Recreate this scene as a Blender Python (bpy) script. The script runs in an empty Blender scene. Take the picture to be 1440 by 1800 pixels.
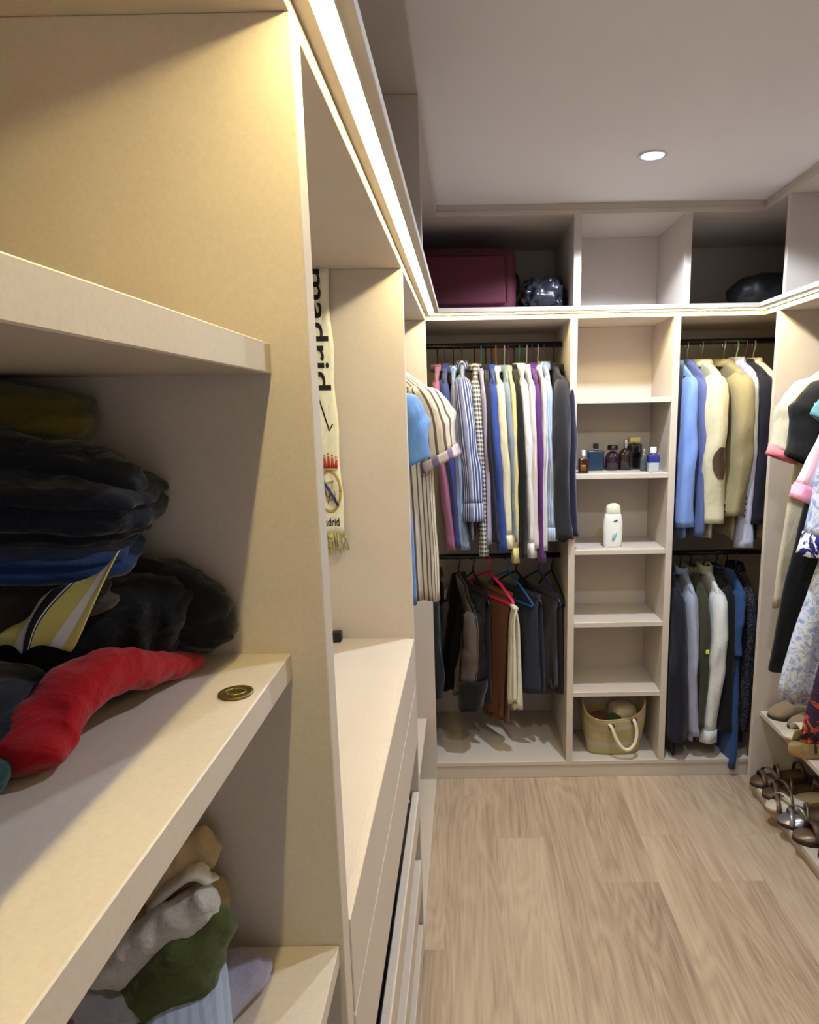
import bpy, bmesh, math, random
from mathutils import Vector, Matrix, noise
R_ = math.radians
sc = bpy.context.scene
COL = sc.collection

# ------------------------------------------------------------------ camera
def setup_camera():
    cam = bpy.data.cameras.new('camera'); o = bpy.data.objects.new('camera', cam); COL.objects.link(o)
    p, y, r = R_(-10.2027), R_(-0.1826), R_(-1.0082)
    f = Vector((math.sin(y)*math.cos(p), math.cos(y)*math.cos(p), math.sin(p)))
    rt = Vector((math.cos(y), -math.sin(y), 0)); up = rt.cross(f)
    rt2 = rt*math.cos(r) + up*math.sin(r); up2 = up*math.cos(r) - rt*math.sin(r)
    m = Matrix((rt2, up2, -f)).transposed().to_4x4(); m.translation = (0, 0, 1.6)
    o.matrix_world = m
    cam.sensor_fit = 'HORIZONTAL'; cam.sensor_width = 36
    cam.lens = 1150/1440*36
    cam.shift_x = (720-819)/1440; cam.shift_y = (929.26-900)/1440
    cam.clip_start = .02
    sc.camera = o
setup_camera()

# ------------------------------------------------------------------ world, exposure, lamp powers
w = bpy.data.worlds.new('world'); sc.world = w; w.use_nodes = True
w.node_tree.nodes['Background'].inputs[0].default_value = (.6, .65, .75, 1)
w.node_tree.nodes['Background'].inputs[1].default_value = .05
sc.view_settings.view_transform = 'Standard'; sc.view_settings.look = 'None'
sc.view_settings.exposure = 0.0; sc.view_settings.gamma = 1; sc.view_settings.use_curve_mapping = False
LED_COLOR = (1.0, .80, .34); LED_STRENGTH = 122
SPOT_COLOR = (.80, .89, 1.0); SPOT_POWER = 82; FILL_POWER = 5.5

# ------------------------------------------------------------------ helpers
def S(r, g, b):
    def c(v):
        v /= 255
        return v/12.92 if v <= .04045 else ((v+.055)/1.055)**2.4
    return (c(r), c(g), c(b), 1)

_m = {}
def mat(name, col, rough=.6, metal=0, spec=.5, noise_scale=0, noise_amt=.1, bump=0, emit=None, trans=0, sheen=0):
    if name in _m: return _m[name]
    m = bpy.data.materials.new(name); m.use_nodes = True; nt = m.node_tree; b = nt.nodes['Principled BSDF']
    b.inputs['Base Color'].default_value = col; b.inputs['Roughness'].default_value = rough
    b.inputs['Metallic'].default_value = metal; b.inputs['Specular IOR Level'].default_value = spec
    b.inputs['Transmission Weight'].default_value = trans
    b.inputs['Sheen Weight'].default_value = sheen
    if emit:
        b.inputs['Emission Color'].default_value = (*emit[0], 1); b.inputs['Emission Strength'].default_value = emit[1]
    if noise_scale:
        tc = nt.nodes.new('ShaderNodeTexCoord'); n = nt.nodes.new('ShaderNodeTexNoise')
        n.inputs['Scale'].default_value = noise_scale; n.inputs['Detail'].default_value = 4
        nt.links.new(tc.outputs['Object'], n.inputs['Vector'])
        mx = nt.nodes.new('ShaderNodeMixRGB'); mx.blend_type = 'MULTIPLY'; mx.inputs[0].default_value = 1
        mx.inputs[1].default_value = col
        rp = nt.nodes.new('ShaderNodeMapRange'); rp.inputs[3].default_value = 1-noise_amt; rp.inputs[4].default_value = 1+noise_amt
        nt.links.new(n.outputs['Fac'], rp.inputs[0]); nt.links.new(rp.outputs[0], mx.inputs[2])
        nt.links.new(mx.outputs[0], b.inputs['Base Color'])
        if bump:
            bp = nt.nodes.new('ShaderNodeBump'); bp.inputs['Strength'].default_value = bump; bp.inputs['Distance'].default_value = .002
            nt.links.new(n.outputs['Fac'], bp.inputs['Height']); nt.links.new(bp.outputs[0], b.inputs['Normal'])
    _m[name] = m
    return m

def fabric(col, name=None):
    name = name or 'fabric_%d_%d_%d' % tuple(int(c*999) for c in col[:3])
    if name in _m: return _m[name]
    m = mat(name, col, .85, spec=.2, noise_scale=60, noise_amt=.12, bump=.25, sheen=.15)
    creases(m)
    return m

def crumpled(col):
    n = 'crumpled_%d_%d_%d' % tuple(int(c*999) for c in col[:3])
    if n in _m: return _m[n]
    m = mat(n, col, .88, spec=.15, noise_scale=420, noise_amt=.14, bump=.3, sheen=.2)
    creases(m, (24, 24, 40), .5); creases(m, (11, 14, 20), .6)
    return m

def creases(m, scale=(20, 20, 9), strength=.55):
    nt = m.node_tree; N = nt.nodes; L = nt.links; b = N['Principled BSDF']
    tc = [n for n in N if n.type == 'TEX_COORD'][0]
    mp = N.new('ShaderNodeMapping'); mp.inputs['Scale'].default_value = scale; L.new(tc.outputs['Object'], mp.inputs[0])
    n = N.new('ShaderNodeTexNoise'); n.inputs['Scale'].default_value = 1; n.inputs['Detail'].default_value = 2.5; n.inputs['Distortion'].default_value = .8
    L.new(mp.outputs[0], n.inputs['Vector'])
    bp = N.new('ShaderNodeBump'); bp.inputs['Strength'].default_value = strength; bp.inputs['Distance'].default_value = .012
    L.new(n.outputs['Fac'], bp.inputs['Height'])
    if b.inputs['Normal'].links: L.new(b.inputs['Normal'].links[0].from_socket, bp.inputs['Normal'])
    L.new(bp.outputs[0], b.inputs['Normal'])

def striped(name, c1, c2, freq, duty=.5, axis=0, c3=None, freq2=0):
    """stripes along uv metres; axis 0: stripes run lengthwise; axis 2: check"""
    if name in _m: return _m[name]
    m = bpy.data.materials.new(name); m.use_nodes = True; nt = m.node_tree; L = nt.links; N = nt.nodes
    b = N['Principled BSDF']; b.inputs['Roughness'].default_value = .85; b.inputs['Specular IOR Level'].default_value = .2
    tc = N.new('ShaderNodeTexCoord'); sp = N.new('ShaderNodeSeparateXYZ'); L.new(tc.outputs['UV'], sp.inputs[0])
    def band(out, fr):
        a = N.new('ShaderNodeMath'); a.operation = 'MULTIPLY'; a.inputs[1].default_value = fr; L.new(out, a.inputs[0])
        f = N.new('ShaderNodeMath'); f.operation = 'FRACT'; L.new(a.outputs[0], f.inputs[0])
        t = N.new('ShaderNodeMath'); t.operation = 'LESS_THAN'; t.inputs[1].default_value = duty; L.new(f.outputs[0], t.inputs[0])
        return t.outputs[0]
    if axis == 2:
        x, y = band(sp.outputs[0], freq), band(sp.outputs[1], freq)
        ad = N.new('ShaderNodeMath'); ad.operation = 'ADD'; L.new(x, ad.inputs[0]); L.new(y, ad.inputs[1])
        hf = N.new('ShaderNodeMath'); hf.operation = 'MULTIPLY'; hf.inputs[1].default_value = .5; L.new(ad.outputs[0], hf.inputs[0])
        fac = hf.outputs[0]
    else:
        fac = band(sp.outputs[axis], freq)
    mx = N.new('ShaderNodeMixRGB'); mx.inputs[1].default_value = c1; mx.inputs[2].default_value = c2
    L.new(fac, mx.inputs[0]); out = mx.outputs[0]
    if c3:
        m2 = N.new('ShaderNodeMixRGB'); L.new(band(sp.outputs[axis], freq2), m2.inputs[0])
        L.new(out, m2.inputs[1]); m2.inputs[2].default_value = c3; out = m2.outputs[0]
    L.new(out, b.inputs['Base Color'])
    _m[name] = m; creases(m)
    return m

def floral(name, ramp, scale, thr=None):
    if name in _m: return _m[name]
    m = bpy.data.materials.new(name); m.use_nodes = True; nt = m.node_tree; L = nt.links; N = nt.nodes
    b = N['Principled BSDF']; b.inputs['Roughness'].default_value = .8; b.inputs['Specular IOR Level'].default_value = .2
    tc = N.new('ShaderNodeTexCoord')
    n = N.new('ShaderNodeTexNoise'); n.inputs['Scale'].default_value = scale; n.inputs['Detail'].default_value = 3; n.inputs['Distortion'].default_value = 1.2
    L.new(tc.outputs['Object'], n.inputs['Vector'])
    cr = N.new('ShaderNodeValToRGB'); L.new(n.outputs['Fac'], cr.inputs[0])
    e = cr.color_ramp.elements
    while len(e) < len(ramp): e.new(.5)
    for i, (p, c) in enumerate(ramp): e[i].position = p; e[i].color = c
    L.new(cr.outputs[0], b.inputs['Base Color'])
    _m[name] = m; creases(m)
    return m

def mesh_obj(name, V, F, m, parent=None, uv=None, smooth=True, bevel=0):
    """V are world coordinates; the object is stored relative to its parent's location"""
    off = Vector(parent_origin(parent)) if parent else None
    me = bpy.data.meshes.new(name)
    if parent: V = [Vector(v)-off for v in V]
    me.from_pydata([tuple(v) for v in V], [], F)
    if uv:
        ul = me.uv_layers.new(name='UVMap')
        vi = [0]*len(me.loops); me.loops.foreach_get('vertex_index', vi)
        fl = []
        for i in vi: fl += uv[i]
        ul.data.foreach_set('uv', fl)
    bm = bmesh.new(); bm.from_mesh(me)
    bmesh.ops.recalc_face_normals(bm, faces=bm.faces)
    if bevel: bmesh.ops.bevel(bm, geom=[e for e in bm.edges], offset=bevel, segments=1, affect='EDGES')
    bm.to_mesh(me); bm.free()
    if smooth: me.polygons.foreach_set('use_smooth', [True]*len(me.polygons))
    if m: me.materials.append(m)
    o = bpy.data.objects.new(name, me); COL.objects.link(o)
    if parent: o.parent = parent
    return o

def parent_origin(p):
    v = Vector((0, 0, 0))
    while p: v += p.location; p = p.parent
    return v

def tag(o, label=None, cat=None, group=None, kind=None):
    if label: o['label'] = label
    if cat: o['category'] = cat
    if group: o['group'] = group
    if kind: o['kind'] = kind
    return o

def thing(name, label, cat, loc=(0, 0, 0), group=None):
    o = bpy.data.objects.new(name, None); COL.objects.link(o); o.location = loc; o.empty_display_size = .05
    return tag(o, label, cat, group)

BOXF = [(0, 1, 2, 3), (4, 7, 6, 5), (0, 4, 5, 1), (1, 5, 6, 2), (2, 6, 7, 3), (3, 7, 4, 0)]
def boxv(x0, y0, z0, x1, y1, z1):
    return [(x0, y0, z0), (x1, y0, z0), (x1, y1, z0), (x0, y1, z0), (x0, y0, z1), (x1, y0, z1), (x1, y1, z1), (x0, y1, z1)]
def box(name, x0, x1, y0, y1, z0, z1, m, parent=None, bevel=.0012):
    return mesh_obj(name, boxv(x0, y0, z0, x1, y1, z1), BOXF, m, parent, smooth=False, bevel=bevel)

class Geo:
    """collects rings / tubes / boxes into one mesh"""
    def __init__(s): s.V = []; s.F = []; s.U = []
    def rings(s, rings, cap0=True, cap1=True, uvs=None):
        b = len(s.V); n = len(rings[0])
        for j, r in enumerate(rings):
            for i, p in enumerate(r):
                s.V.append(Vector(p)); s.U.append(uvs[j][i] if uvs else (i/n, j/len(rings)))
        for j in range(len(rings)-1):
            for i in range(n):
                k = (i+1) % n
                s.F.append((b+j*n+i, b+j*n+k, b+(j+1)*n+k, b+(j+1)*n+i))
        if cap0: s.F.append(tuple(b+i for i in range(n))[::-1])
        if cap1: s.F.append(tuple(b+(len(rings)-1)*n+i for i in range(n)))
    def box(s, *a):
        b = len(s.V); s.V += [Vector(v) for v in boxv(*a)]; s.U += [(0, 0)]*8
        s.F += [tuple(b+i for i in f) for f in BOXF]
    def tube(s, pts, r, n=8, flat=1.0, closed=False):
        pts = [Vector(p) for p in pts]; rr = r if isinstance(r, (list, tuple)) else [r]*len(pts)
        rings = []; prev = None
        for i, p in enumerate(pts):
            t = (pts[min(i+1, len(pts)-1)]-pts[max(i-1, 0)])
            if closed: t = pts[(i+1) % len(pts)]-pts[i-1]
            t.normalize()
            if prev is None:
                a = Vector((0, 0, 1)) if abs(t.z) < .9 else Vector((0, 1, 0))
                u = t.cross(a).normalized()
            else:
                u = (prev - t*prev.dot(t)).normalized()
            prev = u; v = t.cross(u)
            rings.append([p + (u*math.cos(q)*rr[i] + v*math.sin(q)*rr[i]*flat) for q in [2*math.pi*k/n for k in range(n)]])
        if closed:
            b = len(s.V)
            for rg in rings:
                for p in rg: s.V.append(p); s.U.append((0, 0))
            m = len(rings)
            for j in range(m):
                for i in range(n):
                    k = (i+1) % n; j2 = (j+1) % m
                    s.F.append((b+j*n+i, b+j*n+k, b+j2*n+k, b+j2*n+i))
        else: s.rings(rings)
    def lathe(s, prof, c=(0, 0, 0), n=16, sx=1, sy=1):
        s.rings([[(c[0]+r*sx*math.cos(2*math.pi*i/n), c[1]+r*sy*math.sin(2*math.pi*i/n), c[2]+z) for i in range(n)] for r, z in prof])
    def xf(s, M):
        s.V = [M @ v for v in s.V]; return s
    def build(s, name, m, parent=None, smooth=True, bevel=0):
        return mesh_obj(name, s.V, s.F, m, parent, s.U, smooth, bevel)

def sgnpow(v, p): return math.copysign(abs(v)**p, v)
def smooth01(t): t = max(0, min(1, t)); return t*t*(3-2*t)
def lerp(a, b, t): return a+(b-a)*t
def poly(pts, t):
    """Catmull-Rom through pts"""
    n = len(pts)-1; f = t*n; i = min(int(f), n-1); u = f-i
    P = [Vector(pts[max(0, min(n, k))]) for k in (i-1, i, i+1, i+2)]
    return .5*((2*P[1]) + (P[2]-P[0])*u + (2*P[0]-5*P[1]+4*P[2]-P[3])*u*u + (3*P[1]-P[0]-3*P[2]+P[3])*u**3)

# ------------------------------------------------------------------ materials of the room
LAM = mat('beige_laminate', (.57, .505, .455, 1), .45, spec=.35, noise_scale=260, noise_amt=.10)
def laminate_detail(m):
    nt = m.node_tree; b = nt.nodes['Principled BSDF']
    src = b.inputs['Base Color'].links[0].from_socket
    tc = [n for n in nt.nodes if n.type == 'TEX_COORD'][0]
    n = nt.nodes.new('ShaderNodeTexNoise'); n.inputs['Scale'].default_value = 9; n.inputs['Detail'].default_value = 3
    nt.links.new(tc.outputs['Object'], n.inputs['Vector'])
    rp = nt.nodes.new('ShaderNodeMapRange'); rp.inputs[3].default_value = .94; rp.inputs[4].default_value = 1.05
    nt.links.new(n.outputs['Fac'], rp.inputs[0])
    mx = nt.nodes.new('ShaderNodeMixRGB'); mx.blend_type = 'MULTIPLY'; mx.inputs[0].default_value = 1
    nt.links.new(src, mx.inputs[1]); nt.links.new(rp.outputs[0], mx.inputs[2]); nt.links.new(mx.outputs[0], b.inputs['Base Color'])
laminate_detail(LAM)
PAINT = mat('white_paint', (.80, .775, .80, 1), .8, spec=.2, noise_scale=3, noise_amt=.03)
PLASTER = mat('wall_plaster', (.55, .51, .47, 1), .85, spec=.2, noise_scale=40, noise_amt=.04)
BLACKM = mat('black_metal', (.012, .011, .012, 1), .35, metal=.3)
CHROME = mat('chrome', (.75, .75, .75, 1), .2, metal=1)

def oak():
    m = bpy.data.materials.new('oak_plank'); m.use_nodes = True; nt = m.node_tree; L = nt.links; N = nt.nodes
    b = N['Principled BSDF']; b.inputs['Roughness'].default_value = .42; b.inputs['Specular IOR Level'].default_value = .35
    tc = N.new('ShaderNodeTexCoord'); oi = N.new('ShaderNodeObjectInfo')
    ofs = N.new('ShaderNodeVectorMath'); ofs.operation = 'SCALE'; ofs.inputs['Scale'].default_value = 37
    cmb = N.new('ShaderNodeCombineXYZ'); L.new(oi.outputs['Random'], cmb.inputs[0]); L.new(oi.outputs['Random'], cmb.inputs[1]); L.new(cmb.outputs[0], ofs.inputs[0])
    add = N.new('ShaderNodeVectorMath'); L.new(tc.outputs['Object'], add.inputs[0]); L.new(ofs.outputs[0], add.inputs[1])
    mp = N.new('ShaderNodeMapping'); mp.inputs['Scale'].default_value = (1, .13, 1); L.new(add.outputs[0], mp.inputs[0])
    # cathedral grain: rings of a distorted field
    n1 = N.new('ShaderNodeTexNoise'); n1.inputs['Scale'].default_value = 7; n1.inputs['Detail'].default_value = 2; n1.inputs['Distortion'].default_value = .4
    L.new(mp.outputs[0], n1.inputs['Vector'])
    ml = N.new('ShaderNodeMath'); ml.operation = 'MULTIPLY'; ml.inputs[1].default_value = 75; L.new(n1.outputs['Fac'], ml.inputs[0])
    sn = N.new('ShaderNodeMath'); sn.operation = 'SINE'; L.new(ml.outputs[0], sn.inputs[0])
    mp2 = N.new('ShaderNodeMapping'); mp2.inputs['Scale'].default_value = (1, .035, 1); L.new(add.outputs[0], mp2.inputs[0])
    n2 = N.new('ShaderNodeTexNoise'); n2.inputs['Scale'].default_value = 130; n2.inputs['Detail'].default_value = 5; L.new(mp2.outputs[0], n2.inputs['Vector'])
    n3 = N.new('ShaderNodeTexNoise'); n3.inputs['Scale'].default_value = 4.5; n3.inputs['Detail'].default_value = 5; n3.inputs['Roughness'].default_value = .6
    L.new(mp.outputs[0], n3.inputs['Vector'])
    a1 = N.new('ShaderNodeMath'); a1.operation = 'MULTIPLY'; a1.inputs[1].default_value = .055; L.new(sn.outputs[0], a1.inputs[0])
    a2 = N.new('ShaderNodeMath'); a2.operation = 'MULTIPLY_ADD'; a2.inputs[1].default_value = .55; L.new(n2.outputs['Fac'], a2.inputs[0]); L.new(a1.outputs[0], a2.inputs[2])
    a3 = N.new('ShaderNodeMath'); a3.operation = 'MULTIPLY_ADD'; a3.inputs[1].default_value = .75; L.new(n3.outputs['Fac'], a3.inputs[0]); L.new(a2.outputs[0], a3.inputs[2])
    a4 = N.new('ShaderNodeMath'); a4.operation = 'MULTIPLY_ADD'; a4.inputs[1].default_value = .11; L.new(oi.outputs['Random'], a4.inputs[0]); L.new(a3.outputs[0], a4.inputs[2])
    cr = N.new('ShaderNodeValToRGB'); L.new(a4.outputs[0], cr.inputs[0])
    e = cr.color_ramp.elements; e[0].position = .40; e[0].color = S(132, 112, 101); e[1].position = 1.0; e[1].color = S(192, 177, 162)
    x = e.new(.70); x.color = S(173, 154, 138)
    # knots
    vo = N.new('ShaderNodeTexVoronoi'); vo.inputs['Scale'].default_value = 2.6
    mp3 = N.new('ShaderNodeMapping'); mp3.inputs['Scale'].default_value = (1, .45, 0.0); L.new(add.outputs[0], mp3.inputs[0]); L.new(mp3.outputs[0], vo.inputs['Vector'])
    kr = N.new('ShaderNodeMapRange'); kr.inputs[1].default_value = .01; kr.inputs[2].default_value = .06; kr.inputs[3].default_value = .72; kr.inputs[4].default_value = 1
    L.new(vo.outputs['Distance'], kr.inputs[0])
    mx = N.new('ShaderNodeMixRGB'); mx.blend_type = 'MULTIPLY'; mx.inputs[0].default_value = 1; L.new(cr.outputs[0], mx.inputs[1]); L.new(kr.outputs[0], mx.inputs[2])
    L.new(mx.outputs[0], b.inputs['Base Color'])
    bp = N.new('ShaderNodeBump'); bp.inputs['Strength'].default_value = .12; bp.inputs['Distance'].default_value = .001
    L.new(a3.outputs[0], bp.inputs['Height']); L.new(bp.outputs[0], b.inputs['Normal'])
    return m
OAK = oak()

# ------------------------------------------------------------------ key planes (metres, camera above the origin)
XL, XLU, XR, XRU = -.151, -.096, 1.168, 1.118        # cabinet fronts: lower / upper, left / right
D, DU = 2.647, 2.591                                 # back cabinet fronts
ZR, ZS, ZB2, ZT, ZC = 1.947, 1.968, 1.985, 2.310, 2.349
XW0, XW1, YW0, YW1 = -.64, 1.68, -1.5, 3.18

# ------------------------------------------------------------------ setting
fl = box('floor', XW0, XW1, YW0, YW1, -.05, -.008, mat('subfloor', S(70, 55, 42), .9), bevel=0); tag(fl, kind='structure')
def planks():
    pw, pl = .182, 1.28; random.seed(5)
    x = XW0; i = 0
    shared = {}
    while x < XW1-.01:
        x1 = min(x+pw, XW1); y = YW0 - random.choice([.1, .35, .62, .9, 1.1]); 
        while y < YW1:
            y0, y1 = max(y, YW0), min(y+pl, YW1)
            if y1-y0 > .02:
                z1 = 0
                o = mesh_obj('plank', boxv(x+.0001, y0+.0001, -.0078, x1-.0001, y1-.0001, z1), BOXF, OAK, None, smooth=False, bevel=.0004)
                o.parent = fl
            y += pl
        x += pw; i += 1
planks()
tag(box('ceiling', XW0, XW1, YW0, YW1, ZC, ZC+.05, PAINT, bevel=0), kind='structure')
tag(box('wall_left', XW0-.1, XW0, YW0, YW1, -.05, ZC, PLASTER, bevel=0), kind='structure')
tag(box('wall_right', XW1, XW1+.1, YW0, YW1, -.05, ZC, PLASTER, bevel=0), kind='structure')
tag(box('wall_back', XW0, XW1, YW1, YW1+.1, -.05, ZC, PLASTER, bevel=0), kind='structure')
def front_wall():          # wall behind the viewer with an unseen doorway, added to let the fill lamp shine in
    g = Geo()
    for a in ((XW0, YW0-.1, -.05, .10, YW0, ZC), (1.0, YW0-.1, -.05, XW1, YW0, ZC), (.10, YW0-.1, 2.05, 1.0, YW0, ZC)): g.box(*a)
    tag(g.build('wall_front', PLASTER, None, False), kind='structure')
    g = Geo()
    for a in ((.10, YW0-.1, 0, .13, YW0+.015, 2.05), (.97, YW0-.1, 0, 1.0, YW0+.015, 2.05), (.13, YW0-.1, 2.02, .97, YW0+.015, 2.05)): g.box(*a)
    tag(g.build('added_door_1', PAINT, None, False), kind='structure')  # frame of the doorway added for the fill lamp
front_wall()

# crown strips below the ceiling
def crown(name, x0, x1, y0, y1):
    g = Geo(); g.box(x0, y0, ZT+.018, x1, y1, ZC-.0005)
    tag(g.build(name, LAM, None, False), kind='structure')
crown('trim_1', XLU-.02, XLU-.004, -.6, DU+.02)
crown('trim_2', XLU-.004, XRU+.004, DU+.004, DU+.02)
crown('trim_3', XRU+.004, XRU+.02, -.6, DU+.02)

# ------------------------------------------------------------------ cabinets
EDGE = LAM
# near left shelf cabinet
c = thing('shelf_cabinet', 'beige open shelf cabinet nearest the viewer, holding heaps of folded clothes', 'cabinet', (-.4, .2, 0))
YA, YB = -.45, .656
box('side_panel', -.62, XL, YB, .690, .0, ZR+.007, LAM, c)
box('side_panel', -.62, XL, YA-.03, YA, 0, ZR, LAM, c)
box('back_panel', -.632, -.62, YA-.03, .690, 0, ZS-.001, LAM, c)
box('top_board', -.62, XL, YA-.03, .690, ZR+.007, ZS-.001, LAM, c)
box('shelf', -.62, -.189, YA, YB, 1.639, 1.668, LAM, c)
box('shelf', -.62, -.189, YA, YB, 1.324, 1.352, LAM, c)
box('shelf', -.62, -.156, YA, YB, .974, .998, LAM, c)
box('shelf', -.62, -.156, YA, YB, .62, .644, LAM, c)
box('bottom_board', -.62, -.156, YA, YB, .03, .054, LAM, c)

# left drawer cabinet
c = thing('drawer_cabinet', 'beige cabinet with closed drawers and low trays under an open niche, left side', 'cabinet', (-.4, 1.2, 0))
YC, YD = .690, 1.690
box('side_panel', -.62, XL, YD, YD+.022, 0, ZR, LAM, c)
box('back_panel', -.632, -.62, YC, YD+.022, 0, ZS-.001, LAM, c)
box('top_board', -.62, XL, YC+.001, YD+.022, ZR, ZS-.001, LAM, c)
box('counter_board', -.62, XL-.012, YC+.001, YD, .985, 1.0, LAM, c)
box('bottom_board', -.62, XL-.02, YC+.001, YD, .02, .04, LAM, c)
WH = mat('pale_laminate', (.60, .55, .50, 1), .4, spec=.4, noise_scale=200, noise_amt=.05)
def drawer(z0, z1, name='drawer'):
    f = box(name, XL-.018, XL+.001, YC+.004, YD-.004, z0, z1, LAM, c)
    g = Geo()
    zt = z1-.015
    for a in ((-.58, YC+.02, z0+.012, -.175, YC+.034, zt), (-.58, YD-.034, z0+.012, -.175, YD-.02, zt),
              (-.594, YC+.02, z0+.012, -.58, YD-.02, zt), (-.58, YC+.034, z0+.012, -.175, YD-.034, z0+.022)):
        g.box(*a)
    o = g.build('drawer_box', WH, f, False)
    return f
drawer(.866, .998); drawer(.700, .862)
drawer(.462, .545, 'tray'); drawer(.248, .330, 'tray'); drawer(.042, .118, 'tray')

# left far hanging cabinet
c = thing('hanging_cabinet', 'beige left cabinet section with a clothes rod in the far corner, beyond the drawers', 'cabinet', (-.4, 2.2, 0))
YE, YF = 1.712, 2.622
box('side_panel', -.62, XL, YF, YF+.022, 0, ZR, LAM, c)
box('back_panel', -.632, -.62, YE, YF+.022, 0, ZS-.001, LAM, c)
box('top_board', -.62, XL, YE+.001, YF+.022, ZR, ZS-.001, LAM, c)
box('shelf', -.62, -.190, YE+.001, YF, .283, .303, LAM, c)
box('bottom_board', -.62, -.155, YE+.001, YF, .0, .018, LAM, c)
g = Geo(); g.tube([(-.385, YE+.001, 1.872), (-.385, YF-.001, 1.872)], .011, 12); g.build('clothes_rod', BLACKM, c)

# left upper cabinet
def upper_side(name, label, xf, xb, ya, yb, cuts, endp):
    c = thing(name, label, 'cabinet', ((xf+xb)/2, (ya+yb)/2, ZS))
    lo, hi = min(xf, xb), max(xf, xb)
    box('bottom_board', lo, hi, ya, yb, ZS, ZB2, LAM, c)
    box('top_board', lo, hi, ya, yb, ZT, ZT+.018, LAM, c)
    s = .012 if xb < xf else -.012
    box('back_panel', min(xb, xb-s), max(xb, xb-s), ya, yb, ZS, ZT+.018, LAM, c)
    for y in cuts: box('divider', lo+.0005, hi-.0005, y, y+.02, ZB2, ZT, LAM, c)
    return c
upper_side('overhead_cabinet', 'row of open overhead compartments along the left wall above the long light strip', XLU, -.62, -.6, DU-.002, (-.6, .66, 1.636), None)
upper_side('overhead_cabinet', 'open overhead compartment unit on the right wall, cut by the photo edge', XRU, 1.66, -.6, DU-.002, (-.6, .9, 2.39), None)

# back wardrobe
c = thing('wardrobe', 'beige wardrobe on the back wall with hanging bays either side of a narrow shelf column', 'wardrobe', (.6, 2.9, 0))
x1a, x1b, x2a, x2b = .4134, .4415, .8168, .844
yb = 3.150
box('divider', x1a, x1b, D, yb, .078, ZR, LAM, c)
box('divider', x2a, x2b, D, yb, .078, ZR, LAM, c)
box('side_panel', -.632, -.61, D+.001, yb, .078, ZR, LAM, c)
box('side_panel', 1.63, 1.652, D+.001, yb, .078, ZR, LAM, c)
box('bottom_board', -.632, 1.652, D, yb, .060, .078, LAM, c)
box('top_board', -.632, 1.652, D, yb, ZR, ZS-.001, LAM, c)
box('back_panel', -.632, 1.652, yb, yb+.014, .05, ZS-.001, LAM, c)
box('back_panel', x1b, x2a, 2.935, 2.947, .078, ZR, LAM, c)
box('plinth', -.632, 1.652, D+.004, D+.022, .0, .060, LAM, c)
for z in (1.641, 1.339, 1.024, .710, .397): box('shelf', x1b, x2a, D+.003, 2.935, z-.021, z, LAM, c)
for x0, x1 in ((-.61, x1a), (x2b, 1.63)):
    for z in (1.872, .955):
        g = Geo(); g.tube([(x0, 2.877, z), (x1, 2.877, z)], .012, 12); g.build('clothes_rod', BLACKM, c)

# back upper cabinet
c = thing('overhead_cabinet', 'row of three open overhead compartments on the back wall, one holding a suitcase', 'cabinet', (.6, 2.9, ZS))
box('bottom_board', -.632, 1.652, DU, yb, ZS, ZB2, LAM, c)
box('top_board', -.632, 1.652, DU, yb, ZT, ZT+.018, LAM, c)
box('back_panel', -.632, 1.652, yb, yb+.014, ZS, ZT+.018, LAM, c)
box('divider', .414, .443, DU, yb, ZB2, ZT, LAM, c)
box('divider', .828, .855, DU, yb, ZB2, ZT, LAM, c)
box('back_panel', .443, .828, 2.94, 2.952, ZB2, ZT, LAM, c)

# right cabinet
c = thing('hanging_cabinet', 'beige right cabinet with hung dresses above a shoe shelf, cut by the photo edge', 'cabinet', (1.4, 1.8, 0))
YG, YH = .4, 2.528
box('side_panel', XR, 1.652, YH, YH+.022, 0, ZR, LAM, c)
box('side_panel', XR, 1.652, YG-.022, YG, 0, ZR, LAM, c)
box('back_panel', 1.652, 1.664, YG-.022, YH+.022, 0, ZS-.001, LAM, c)
box('top_board', XR, 1.652, YG-.022, YH+.022, ZR, ZS-.001, LAM, c)
box('filler_rail', XR, XR+.02, YH+.022, D, ZR, ZS-.001, LAM, c)
box('shoe_shelf', 1.195, 1.652, YG, YH, .340, .360, LAM, c)
box('bottom_board', XR, 1.652, YG, YH, .040, .060, LAM, c)
box('plinth', XR+.015, XR+.03, YG, YH, 0, .040, LAM, c)
g = Geo(); g.tube([(1.40, YG, 1.845), (1.40, YH, 1.845)], .012, 12); g.build('clothes_rod', BLACKM, c)

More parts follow.
